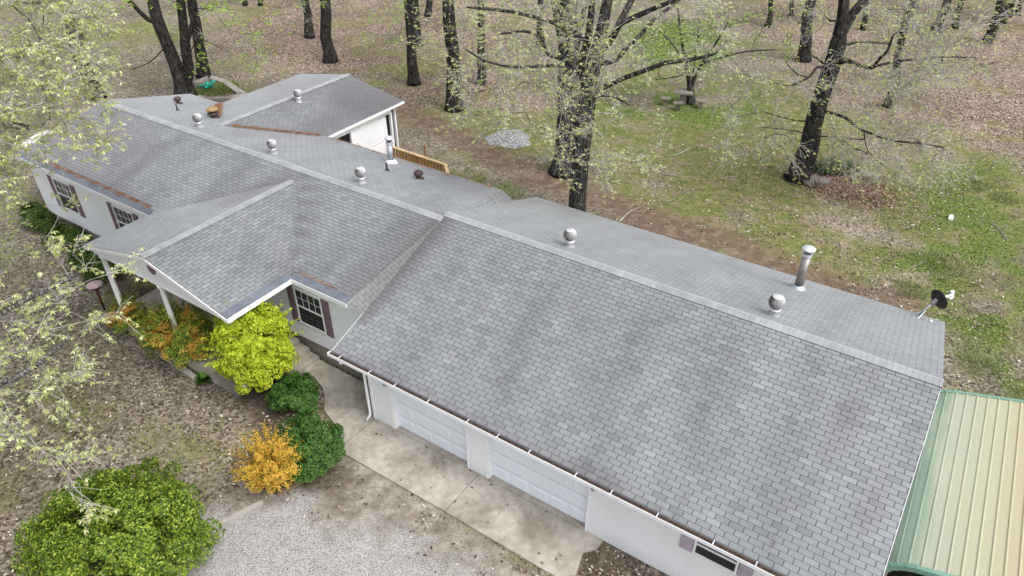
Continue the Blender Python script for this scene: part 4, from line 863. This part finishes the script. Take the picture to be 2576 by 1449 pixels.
# ------------------------------------------------------------------ shrubs
def shrub(name,label,cat,u,v,zc,rad,n,mat,leaf=.04,lobes=46,group=None,shape=1.,upright=0.,core=True,sprigs=0,stemmat=TWIGD,asp=.5,fill=.72,lobr=.30):
    c=at(u,v,zc); rad=np.array(rad,float); base=np.array([c[0],c[1],0.]); e=empty(name,base,label,cat,group)
    d=randdir(lobes); d[:,2]=np.abs(d[:,2])*1.2-.45; d=unit(d); lc=c+d*rad*np.where(rng.random((lobes,1))<.3,.15+.45*rng.random((lobes,1)),.60+.28*rng.random((lobes,1))); lr=lobr*rad.mean()*(.65+.6*rng.random(lobes))
    k=rng.integers(0,lobes,n); dd=randdir(n); dd[:,2]=dd[:,2]*.8+.25; dd=unit(dd); rr=lr[k]*(fill+(1-fill)*rng.random(n)**.5)
    p=lc[k]+dd*rr[:,None]
    if shape!=1.: hgt_=np.clip((p[:,2]-c[2])/rad[2],-1,1); p[:,:2]=c[:2]+(p[:,:2]-c[:2])*(1-(shape-1)*hgt_)[:,None]
    p=p[p[:,2]>.05]; 
    if sprigs:
        ds=randdir(sprigs); ds[:,2]=np.abs(ds[:,2])*.9+.1; ds=unit(ds); m=34; t=rng.random((sprigs,m)); L_=min(rad.mean(),.95)*(.28+.35*rng.random((sprigs,1,1)))
        sp=c+ds[:,None,:]*rad*.85+ds[:,None,:]*t[...,None]*L_+rng.normal(size=(sprigs,m,3))*.03; p=np.concatenate([p,sp.reshape(-1,3)])
    n=len(p); out=unit(p-c+randdir(n)*.6*rad.mean()); nrm=unit(out+randdir(n)*.7+np.array([0,0,.5])); A=unit(np.cross(nrm,randdir(n)))*(leaf*(.7+.6*rng.random(n)))[:,None]; B=unit(np.cross(nrm,A))*(leaf*asp)
    o=quads("foliage",mat,p-base,A,B,e)
    mb=MB()
    for i in range(max(9,lobes//3)):
        q=lc[i]; mid=base*.35+q*.65+rng.normal(size=3)*.06; mid[2]=q[2]*.45; mb.tube([base+rng.normal(size=3)*(.06,.06,0),mid,q],[.028,.017,.007],5)
    P(mb,"stems",stemmat,e); return e
shrub("evergreen_bush","large rounded glossy green bush in the bottom left corner","bush",303,1345,1.25,(2.35,2.2,1.55),62000,L_BIG,.040,210,shape=1.12,lobr=.145,fill=.7)
shrub("golden_shrub","golden orange shrub in front of the dark green bushes","shrub",680,1178,.85,(.72,.70,.98),12000,L_GOLD,.027,60,sprigs=130,lobr=.20,shape=1.25)
shrub("dark_green_bush","dark green bush directly behind the golden shrub at the apron edge","bush",778,1122,.68,(1.06,1.05,.92),30000,L_DARK,.03,130,"dark green bushes beside the walkway",lobr=.16)
shrub("dark_green_bush","dark green bush between the lime tree and the walkway","bush",745,995,.52,(.85,.80,.60),19000,L_DARK,.032,60,"dark green bushes beside the walkway",lobr=.24)
shrub("lime_green_shrub","round bright lime green shrub standing in front of the porch","shrub",642,882,1.55,(1.25,1.18,1.82),50000,L_LIME,.040,230,sprigs=80,lobr=.15,asp=.6)
shrub("nandina_shrub","mottled green and orange shrub beneath the porch post","shrub",448,845,1.2,(1.35,1.0,1.15),34000,L_NAND,.032,80,"green and orange shrubs along the porch",sprigs=60,lobr=.24)
shrub("nandina_shrub","sparse orange and green shrub beside the brown lawn lamp","shrub",318,800,.65,(.85,.7,.75),8500,L_NAND,.032,36,"green and orange shrubs along the porch",sprigs=45,lobr=.22)
for i,(u,v,l) in enumerate(((95,545,"dark hedge bush at the far left corner of the house"),(160,600,"dark hedge bush under the leftmost front window"),(225,645,"dark hedge bush left of the porch under the second window"),(262,672,"small dark hedge bush against the porch corner"))):
    shrub("hedge_bush",l,"bush",u,v,.42,(1.0,.7,.55),9000,L_FOUND,.04,36,"dark bushes along the left front wall",lobr=.3)
# hosta
p=at(517,960); e=empty("hosta_plant",p,"small leafy green hosta between the porch and the timber edging","plant"); n=90; a=rng.uniform(0,6.28,n); el_=rng.uniform(.15,1.1,n); d=np.stack([np.cos(a)*np.cos(el_),np.sin(a)*np.cos(el_),np.sin(el_)],-1)
A=d*.16; B=unit(np.cross(d,np.array([0,0,1.])))*.055; quads("leaves",L_GRASS if False else L_DARK,d*.18+(0,0,.06),A,B,e)

# ------------------------------------------------------------------ trees
class Tree:
    def __init__(s,base,label,cat="tree",name="oak_tree",group=None,barkm=BARK):
        s.base=np.array([base[0],base[1],0.]); s.P=[]; s.par=[]; s.minr=[]; s.e=empty(name,s.base,label,cat,group); s.bark=barkm
    def chain(s,pts,radii,par=-1,sub=3):
        """explicit limb through pts (world); radii = minimum radii; returns index list"""
        pts=[np.array(p,float) for p in pts]; ids=[]; last=par
        if par>=0: pts=[s.P[par]]+pts; radii=[radii[0]]+list(radii)
        dense=[];dr=[]
        for i in range(len(pts)-1):
            p0=pts[max(i-1,0)];p1=pts[i];p2=pts[i+1];p3=pts[min(i+2,len(pts)-1)]
            for k in range(sub):
                t=k/sub; dense.append(.5*((2*p1)+(-p0+p2)*t+(2*p0-5*p1+4*p2-p3)*t*t+(-p0+3*p1-3*p2+p3)*t**3)); dr.append(radii[i]*(1-t)+radii[i+1]*t)
        dense.append(pts[-1]); dr.append(radii[-1])
        for j,(p,r_) in enumerate(zip(dense,dr)):
            if par>=0 and j==0: continue
            s.P.append(p); s.par.append(last); s.minr.append(r_); last=len(s.P)-1; ids.append(last)
        return ids
    def near(s,p,zmin=None):
        Q=np.array(s.P); return int(np.argmin(((Q-p)**2).sum(1)))
    def tips(s,T,minz=2.,step=.55,wig=.10,rise=.25):
        T=np.array(T); Q=np.array(s.P); d0=np.min(((T[:,None,:]-Q[None])**2).sum(-1),1); s.tipidx=[]
        for i in np.argsort(d0):
            p=T[i]; Q=np.array(s.P); dv=p-Q; L=np.linalg.norm(dv,axis=1); cost=L*(1+.5*np.clip(-dv[:,2]/(L+1e-6),0,1))+ (Q[:,2]<minz)*50
            j=int(np.argmin(cost)); q=Q[j]; n=max(2,int(L[j]/step)); last=j; mid=(p+q)/2+np.array([0,0,L[j]*rise*rng.uniform(-.3,1)])+rng.normal(size=3)*L[j]*.10
            for k in range(1,n+1):
                t=k/n; r_=q*(1-t)**2+2*mid*t*(1-t)+p*t*t+(rng.normal(size=3)*wig*(1-t) if k<n else 0); s.P.append(r_); s.par.append(last); s.minr.append(.006); last=len(s.P)-1
            s.tipidx.append(last)
    def finish(s,flare=0.,ex=2.35,tipr=.007,twmat=None):
        n=len(s.P); r=np.zeros(n); ch=[[] for _ in range(n)]
        for i,p in enumerate(s.par):
            if p>=0: ch[p].append(i)
        for i in range(n-1,-1,-1): r[i]=max(s.minr[i],(sum(r[c]**ex for c in ch[i])**(1/ex)) if ch[i] else tipr)
        # explicit trunk keeps its own radius
        for i in range(n):
            if s.minr[i]>.018: r[i]=max(s.minr[i],min(r[i],s.minr[i]*1.15))
        s.r=r; s.ch=ch; big=MB(); sm=MB(); start=[i for i in range(n) if s.par[i]<0]; done=set(); stack=[(i,None) for i in start]
        while stack:
            i,pr=stack.pop(); path=[] if pr is None else [pr]; cur=i
            while True:
                path.append(cur); c=sorted(ch[cur],key=lambda k:-r[k])
                if not c: break
                for k in c[1:]: stack.append((k,cur))
                cur=c[0]
            pts=[s.P[k] for k in path]; rad=[r[k] for k in path]
            if pr is not None: rad[0]=min(rad[0],rad[1]*1.5)
            m=max(rad); sides=14 if m>.2 else 8 if m>.06 else 5 if m>.02 else 3
            if pr is None and flare>0:
                for k in range(len(rad)): h=pts[k][2]; rad[k]*=1+flare*math.exp(-max(h,0)/.75)
            (big if m>.028 else sm).tube(pts,rad,sides)
        tr=P(big,"trunk",s.bark,s.e,True)
        s.sm=sm; return tr
    def leaves(s,mat,tw=5,twl=.55,per=3,size=.055,droop=.6,k=5,frac=1.,twmat=None,name="crown",bare=.2):
        """side twigs at every tip, each ending in small drooping leaf clusters"""
        mb=s.sm; C=[]
        for i in s.tipidx:
            if rng.random()>frac: continue
            p=s.P[i]; q=s.P[s.par[i]]; d=unit(p-q)
            for _ in range(tw):
                dd=unit(d+randdir(1)[0]*.95+np.array([0,0,.12])); L=twl*(.45+.75*rng.random()); back=rng.random()*.9; st=p+(q-p)*back
                m_=st+dd*L*.5+rng.normal(size=3)*.04; en=st+dd*L+np.array([0,0,-.06*L])+rng.normal(size=3)*.05; mb.tube([st,m_,en],[.0085,.0065,.0045],3)
                if rng.random()<bare: continue
                C.append(en)
                for j in range(per-1): t=rng.random(); C.append(st*(1-t)+en*t+rng.normal(size=3)*.05)
        C=np.array(C)
        n=len(C); a=rng.uniform(0,2*math.pi,(n,1))+np.arange(k)*2*math.pi/k+rng.normal(size=(n,k))*.25; dr=droop*(.4+.9*rng.random((n,k)))
        D=np.stack([np.cos(a)*np.cos(dr),np.sin(a)*np.cos(dr),-np.sin(dr)],-1); sz=size*(.6+.7*rng.random((n,1,1)))
        A=(D*sz).reshape(-1,3); ctr=(C[:,None,:]+D*sz*1.05).reshape(-1,3); B=unit(np.cross(A,np.array([0,0,1.])+randdir(len(A))*.35))*np.repeat(sz.reshape(-1),k)[:,None]*.36
        o=P(mb,"twigs",twmat or TWIG,s.e); o['kind']='stuff'
        quads(name,mat,ctr-s.base,A,B,s.e)
def ell(c,rad,n,inner=.35):
    d=randdir(n); return np.array(c)+d*np.array(rad)*(inner+(1-inner)*rng.random((n,1))**.5)
def px(lst,anchor,offs=None): return [onvert(u,v,anchor,0 if offs is None else offs[i]) for i,(u,v) in enumerate(lst)]

# -- big oak behind the garage ridge
b1=at(1447,618); T=Tree(b1,"tall oak with spreading pale leafed limbs, its trunk rising just behind the garage roof",barkm=BARK2)
tr=T.chain([b1*(1,1,0)]+px([(1450,560),(1455,470),(1464,370),(1473,290),(1482,215),(1500,140),(1517,60),(1533,-20),(1560,-120),(1580,-260)],b1),[.38,.36,.33,.31,.30,.30,.24,.20,.17,.13,.09])
def limb(T,lst,anchor,offs,radii,at_=None):
    radii=[q*.68 for q in radii]; pts=px(lst,anchor,offs); j=T.near(pts[0] if at_ is None else at_); return T.chain(pts[1:] if np.linalg.norm(T.P[j]-pts[0])<.6 else pts,radii,j)
limb(T,[(1482,245),(1530,215),(1568,197),(1626,176),(1677,158),(1740,150),(1800,135)],b1,[0,-.3,-.6,-1,-1.3,-1.8,-2.2],[.13,.125,.12,.11,.095,.07,.045])
limb(T,[(1500,175),(1549,151),(1572,125),(1602,97),(1649,46),(1690,15),(1740,-30)],b1,[0,.2,.3,.5,.8,1.,1.2],[.13,.12,.11,.10,.085,.07,.05])
limb(T,[(1500,140),(1535,104),(1558,63),(1595,44),(1637,25),(1678,8),(1760,-30)],b1,[0,-.4,-.8,-1.2,-1.6,-2,-2.4],[.15,.14,.13,.12,.10,.085,.05])
limb(T,[(1535,100),(1558,60),(1577,23),(1594,-10),(1640,-100)],b1,[-.4,.2,.7,1.2,2],[.18,.17,.16,.14,.10])
limb(T,[(1470,250),(1463,162),(1478,104),(1486,46),(1491,-10),(1500,-150)],b1,[0,.3,.5,.8,1,1.5],[.20,.19,.18,.17,.15,.10])
limb(T,[(1463,190),(1425,170),(1394,165),(1323,168),(1278,167),(1220,153),(1174,125)],b1,[0,-.8,-1.5,-2.2,-2.8,-3.2,-3.8],[.085,.08,.07,.06,.05,.04,.03])
limb(T,[(1463,165),(1420,150),(1382,139),(1359,100),(1322,79),(1260,86)],b1,[0,.5,1,1.5,2,2.4],[.10,.095,.085,.075,.06,.04])
limb(T,[(1470,110),(1430,80),(1400,60),(1290,30),(1174,18)],b1,[.3,-.3,-1,-1.6,-2],[.10,.09,.08,.06,.04])
limb(T,[(1455,330),(1420,270),(1395,215)],b1,[0,-.6,-1.2],[.07,.05,.03])
limb(T,[(1460,262),(1500,245),(1540,243),(1585,265)],b1,[0,-.8,-1.3,-1.9],[.05,.045,.035,.02])
tp=[]
for _ in range(230):
    u=rng.normal(1440,125); v=rng.uniform(-180,215)+abs(rng.normal())*10; tp.append(onvert(u,v,b1,rng.uniform(-3.2,3)))
for _ in range(62): tp.append(onvert(rng.uniform(1130,1440),rng.uniform(150,340),b1,rng.uniform(-3.5,0)))
for _ in range(34): tp.append(onvert(rng.uniform(1360,1560),rng.uniform(200,480),b1,rng.uniform(-3,-.4)))
for _ in range(15): tp.append(onvert(rng.uniform(1500,1680),rng.uniform(240,440),b1,rng.uniform(-3,1)))
for _ in range(36): tp.append(onvert(rng.uniform(1650,1850),rng.uniform(-150,190),b1,rng.uniform(-3,2)))
T.tips(tp,minz=4.2); T.finish(.35); T.leaves(L_CREAM,9,.65,3,.046,bare=.5)
# -- second big trunk behind it
b2=at(1422,432); T=Tree(b2,"thick straight oak trunk standing left of and behind the tall oak",barkm=BARK2)
T.chain([b2*(1,1,0)]+px([(1424,380),(1428,250),(1430,120),(1430,20),(1432,-120),(1434,-260)],b2),[.60,.50,.46,.43,.40,.34,.22])
limb(T,[(1430,60),(1400,10),(1370,-60)],b2,[0,-1,-2],[.2,.16,.1]); limb(T,[(1428,200),(1412,120),(1395,30),(1380,-60)],b2,[0,.8,1.4,2],[.16,.15,.12,.08]); limb(T,[(1428,210),(1455,110),(1470,20),(1500,-80)],b2,[0,.8,1.6,2],[.16,.15,.12,.08])
tp=[onvert(rng.uniform(1200,1600),rng.uniform(-420,60),b2,rng.uniform(-4,4)) for _ in range(90)]
T.tips(tp,minz=5); T.finish(.45); T.leaves(L_PALE,5,.7,3,.065)
# -- leaning oak at right
b3=at(2003,450); T=Tree(b3,"leaning dark oak with a forked top and bare drooping branches on the right lawn",barkm=BARK)
qx=lambda L:[((2240+x_/1.707)/1.19255,(y_/1.707)/1.19255) for x_,y_ in L]
T.chain([b3*(1,1,0)]+px(qx([(312,780),(338,660),(362,560),(400,440),(432,350),(456,270),(474,190),(488,110),(496,40),(500,-40),(505,-200)]),b3),[.50,.44,.39,.37,.35,.34,.33,.30,.24,.22,.20,.15])
limb(T,qx([(470,210),(520,110),(560,50),(600,0),(660,-90),(740,-220)]),b3,[0,0,0,.3,.6,1],[.29,.27,.25,.23,.19,.12])
for L,of,ra_ in (([(432,350),(500,310),(560,330),(640,345),(680,300),(720,260),(750,180)],[0,-.4,-.8,-1.1,-1.3,-1.5,-1.7],[.17,.13,.11,.10,.085,.07,.04]),
 ([(640,345),(720,325),(800,310),(1000,292),(1180,295)],[-1.1,-.9,-.7,0,.5],[.08,.07,.06,.04,.02]),([(432,350),(360,345),(320,395),(220,440)],[0,-.6,-1.1,-1.7],[.09,.075,.055,.025]),([(320,395),(260,380),(200,320)],[-1.1,-1.3,-1.6],[.04,.03,.02]),([(405,330),(370,305),(340,290)],[0,.3,.6],[.07,.05,.03]),
 ([(410,560),(500,600),(560,650),(600,670),(750,720),(900,735),(1050,765)],[0,-.8,-1.2,-1.5,-1.9,-2.1,-2.3],[.10,.085,.075,.07,.055,.04,.02]),([(380,705),(460,705),(560,760),(680,810)],[0,-.6,-1,-1.4],[.05,.04,.03,.015]),([(600,670),(610,740),(640,800),(720,860)],[-1.5,-1.8,-2,-2.2],[.04,.03,.02,.012]),
 ([(335,640),(240,615),(180,600),(80,570)],[0,.4,.6,1],[.045,.04,.03,.015]),([(310,690),(270,675),(200,665),(80,650)],[0,-.4,-.6,-.9],[.04,.03,.025,.012]),([(470,235),(540,222),(620,215),(740,225)],[0,.5,1,1.3],[.08,.07,.05,.025]),([(455,115),(430,105),(415,95)],[0,-.2,-.3],[.06,.04,.03])):
    limb(T,qx(L),b3,of,ra_)
tp=[]
for _ in range(150): tp.append(onvert(rng.normal(2290,130),rng.uniform(20,235),b3,rng.uniform(-3.5,3)))
for _ in range(120): tp.append(onvert(rng.uniform(2080,2450),rng.uniform(170,470),b3,rng.uniform(-4,0)))
for _ in range(52): tp.append(onvert(rng.uniform(1790,2050),rng.uniform(150,420),b3,rng.uniform(-4,1)))
for _ in range(50): tp.append(onvert(rng.uniform(1950,2500),rng.uniform(-300,30),b3,rng.uniform(-4,4)))
T.tips(tp,minz=2.6,rise=.1); T.finish(.28,twmat=TWIG); T.leaves(L_PALE,11,.85,2,.044,bare=.55)
# -- large tree close on the left: crown overhangs the left of the view
b4=np.array([-6.3,-9.3,0.]); T=Tree(b4,"near oak whose pale leafed branches reach across the left side of the view",barkm=BARK3)
T.chain([b4,b4+(.1,.1,2.5),b4+(0,.4,5),b4+(-.3,1.2,7.5),b4+(-.8,2.2,10),b4+(-1.2,3,12.5)],[.42,.36,.32,.26,.18,.10],-1)
for d,z0,L in(((.5,.9,.32),4.5,5.0),((-.6,.8,.35),5.2,5.5),((.1,1.,.45),6.5,5.5),((-.9,.2,.4),6,4.5),((.6,.6,.5),7.5,4),((.25,.95,.05),3.6,4.5),((-.3,-.9,.4),5,4),((.8,-.4,.3),5,3)):
    j=T.near(b4+(0,.3,z0)); d=unit(np.array(d)); q=T.P[j]; T.chain([q+d*L*.35+rng.normal(size=3)*.15,q+d*L*.7+rng.normal(size=3)*.2,q+d*L+rng.normal(size=3)*.2],[.12,.08,.05],j)
tp=[]
def tipray(u,v,t): return CAM+ray(u,v)*t
cnt=0
while cnt<600:
    z_=rng.random()
    if z_<.70: u=rng.uniform(-380,285); v=rng.uniform(-200,500); 
    elif z_<.80: u=rng.uniform(-200,330); v=rng.uniform(300,640)
    else: u=rng.uniform(-300,230+110*(rng.random())); v=rng.uniform(640,1449)
    if 60<u<285 and v>200 and rng.random()<.35: continue
    if u>150 and v>1000 and rng.random()<.6: continue
    if 50<u<400 and 395<v<600 and rng.random()<.85: continue
    if 60<u<340 and v>600 and rng.random()<.3: continue
    t=rng.uniform(14.5,24); p=tipray(u,v,t)
    if p[2]<3.0 and v<900: continue
    if p[2]<1.6 or p[2]>13.5: continue
    if np.hypot(*(p[:2]-b4[:2]))>9.5: continue
    if p[1]>.2 and p[2]<4.8: continue
    tp.append(p); cnt+=1
T.tips(tp,minz=3.,rise=.12); T.finish(.3,tipr=.0035,ex=2.5,twmat=TWIG); T.leaves(L_CREAM,9,.6,3,.050,k=6,bare=.3)
# -- twin trunk tree at the back left
b5=at(468,252); T=Tree(b5,"twin trunked dark oak behind the left end of the house",barkm=BARK)
tk_=T.chain([b5*(1,1,0)]+px([(462,215),(442,165),(420,110),(398,55),(384,0),(370,-90),(360,-200)],b5),[.62,.50,.36,.34,.32,.30,.22,.14])
limb(T,[(470,235),(475,180),(468,130),(462,70),(455,0),(452,-90),(445,-200)],b5,[0,-.2,-.3,-.3,-.3,0,0],[.40,.38,.36,.34,.32,.26,.16])
limb(T,[(402,62),(375,50),(352,30),(325,0),(290,-50)],b5,[0,-.3,-.5,-.8,-1],[.19,.17,.16,.15,.1]); limb(T,[(468,120),(485,60),(487,20),(480,-60)],b5,[-.3,-.5,-.6,-.8],[.22,.2,.19,.13]); limb(T,[(434,112),(400,135),(370,160),(330,175)],b5,[0,.3,.6,1],[.05,.04,.03,.015]); limb(T,[(445,160),(470,150),(500,100),(560,125)],b5,[0,-.8,-1,-1.5],[.05,.04,.03,.015])
tp=[onvert(rng.uniform(300,700),rng.uniform(-260,28),b5,rng.uniform(-4,3)) for _ in range(110)]+[onvert(rng.uniform(480,700),rng.uniform(20,190),b5,rng.uniform(-3,1)) for _ in range(14)]
T.tips(tp,minz=4); T.finish(.3,twmat=TWIGD); T.leaves(L_GREEN,5,.8,3,.07,twmat=TWIGD)
# -- other trunks of the wood: base pixel, top pixel, width, label
BG=[((512,192),(484,-10),26,"dark oak trunk just right of the twin trunked tree",L_GREEN,14),
((243,247),(148,-10),34,"leaning dark trunk seen through the near leaves at the far left",L_GREEN,20),
((780,94),(766,-10),19,"slim bare trunk left of its thicker neighbour in the back wood",L_PALE,10),
((832,154),(815,-10),27,"straight dark trunk standing alone above the rear wing roof",L_GREEN,12),
((1042,210),(1036,-10),24,"trunk with green shoots right of the rear wing",L_GREEN,16),
((1050,114),(1044,-10),20,"trunk half hidden directly behind the trunk with green shoots",L_PALE,8),
((1143,274),(1134,-10),34,"stout lichen spotted trunk nearest the worn dirt path",L_CREAM,30),
((1208,212),(1212,-10),18,"thin trunk between the stout trunk and the tall oak",L_CREAM,22),
((1077,40),(1078,-30),14,"small distant trunk above the dirt path",L_PALE,5),
((655,14),(654,-30),9,"right one of two tiny distant trunks at the top edge",L_PALE,3),((616,14),(614,-30),9,"left one of two tiny distant trunks at the top edge",L_PALE,3),
((2022,152),(2042,-10),26,"dark trunk behind the leaning oak, seen to its left",L_PALE,22),
((2236,268),(2272,120),20,"short leaning trunk behind the drooping branches of the leaning oak",L_PALE,26),
((2484,105),(2526,-10),19,"crooked slim trunk in front of the thick trunk at upper right",L_PALE,16),
((2512,55),(2530,-10),27,"thick trunk at the upper right edge of the wood",L_PALE,10),
((2352,80),(2386,-10),19,"leaning trunk left of a thinner one at upper right",L_PALE,14),((2400,72),(2425,-10),13,"thinner leaning trunk second of the pair at upper right",L_PALE,10),
((2540,42),(2552,-20),11,"slender trunk by the thick trunk in the upper right corner",L_PALE,4),((2560,40),(2572,-20),9,"last thin trunk in the upper right corner",L_PALE,3),
((2170,74),(2184,-10),11,"thin dark trunk just right of the fork of the leaning oak",L_GREEN,8),((1931,66),(1942,-10),12,"thin twin stemmed trunk in the distance left of the leaning oak",L_PALE,6),((1990,40),(1994,-10),9,"slight distant trunk above the lawn left of the leaning oak",L_PALE,4),
((1362,120),(1358,-10),16,"trunk half hidden behind the left limbs of the tall oak",L_CREAM,12),((2300,20),(2312,-30),12,"distant trunk at the top edge between the leaning oak and the pair",L_PALE,5)]
for (bu,bv),(tu,tv),wd,lab,lm,nt_ in BG:
    b=at(bu,bv); dd=(b-CAM)@FW; r_=wd*dd/F/2; T=Tree(b,lab,group="oak trunks of the back wood"); tp_=onvert(tu,tv,b); d=(tp_-b)/(tp_[2]); H=max(13.,tp_[2]+3)
    pts=[b*(1,1,0)]+[b*(1,1,0)+d*z+np.array([rng.normal()*.05*z**.5,rng.normal()*.05*z**.5,0]) for z in(.6,1.6,3.2,5,7.5,10,H)]
    T.chain(pts,[r_*1.05,r_,r_*.97,r_*.93,r_*.86,r_*.7,r_*.5,r_*.25],-1,2)
    crown=ell(pts[-2],(3.2,3.2,3.8),30)
    vis=[onvert(tu+rng.normal()*55,rng.uniform(-70,max(bv*.55,25)),b,rng.uniform(-2.5,2)) for _ in range(int(nt_*1.7))]; vis=[p for p in vis if p[2]>1.8]
    T.tips(list(crown)+vis,minz=min(2.4,H*.3)); T.finish(.45,twmat=TWIGD); T.leaves(lm,6,.9,3,.062,twmat=TWIG,bare=.3)
# -- small forked tree by the stone table
b6=at(1737,258); T=Tree(b6,"small forked tree with bright green layered leaves above the stone table",name="dogwood_tree",barkm=BARK2)
T.chain([b6*(1,1,0)]+px([(1737,235),(1735,205),(1728,175),(1720,130),(1712,80),(1705,20)],b6),[.22,.17,.16,.12,.09,.06,.04])
limb(T,[(1737,222),(1755,180),(1772,150),(1800,110),(1830,60)],b6,[0,-.3,-.5,-.9,-1.2],[.13,.11,.09,.06,.03]); limb(T,[(1765,160),(1830,140),(1890,128),(1960,125)],b6,[-.4,-.8,-1,-1.2],[.07,.06,.045,.02]); limb(T,[(1730,190),(1690,195),(1650,200)],b6,[0,-.8,-1.2],[.06,.045,.03]); limb(T,[(1725,160),(1690,110),(1650,70)],b6,[0,.6,1],[.06,.045,.03]); limb(T,[(1745,205),(1750,130),(1760,60)],b6,[0,.5,1],[.07,.05,.03])
tp=[onvert(rng.uniform(1575,1760),rng.choice((65,90,110,150,165))+rng.normal()*8,b6,rng.uniform(-2.5,2.5)) for _ in range(75)]+[onvert(rng.uniform(1740,1990),rng.uniform(20,150),b6,rng.uniform(-2.5,2.5)) for _ in range(55)]
T.tips(tp,minz=1.6); T.finish(.5,twmat=TWIGD); T.leaves(L_GREEN,5,.6,3,.055,droop=.15,twmat=TWIGD)
# low green saplings
for u,v,l,hh in((640,150,"pale green sapling on the leaf litter left of the slim trunks",1.9),(682,205,"low pale green sapling just above the rear wing roof",1.5),(1075,180,"faint green sapling between two dark trunks",1.8)):
    b=at(u,v+30); T=Tree(b,l,name="sapling",cat="sapling",group="saplings on the leaf litter"); T.chain([b*(1,1,0),b*(1,1,0)+(0,0,hh*.5),b*(1,1,0)+(.1,0,hh)],[.02,.015,.01]); T.tips(ell(b*(1,1,0)+(0,0,hh),(1.5,1.2,.7),12),minz=.3); T.finish(0); T.leaves(L_PALE if u>1000 else L_GREEN,4,.45,2,.05,droop=.2)
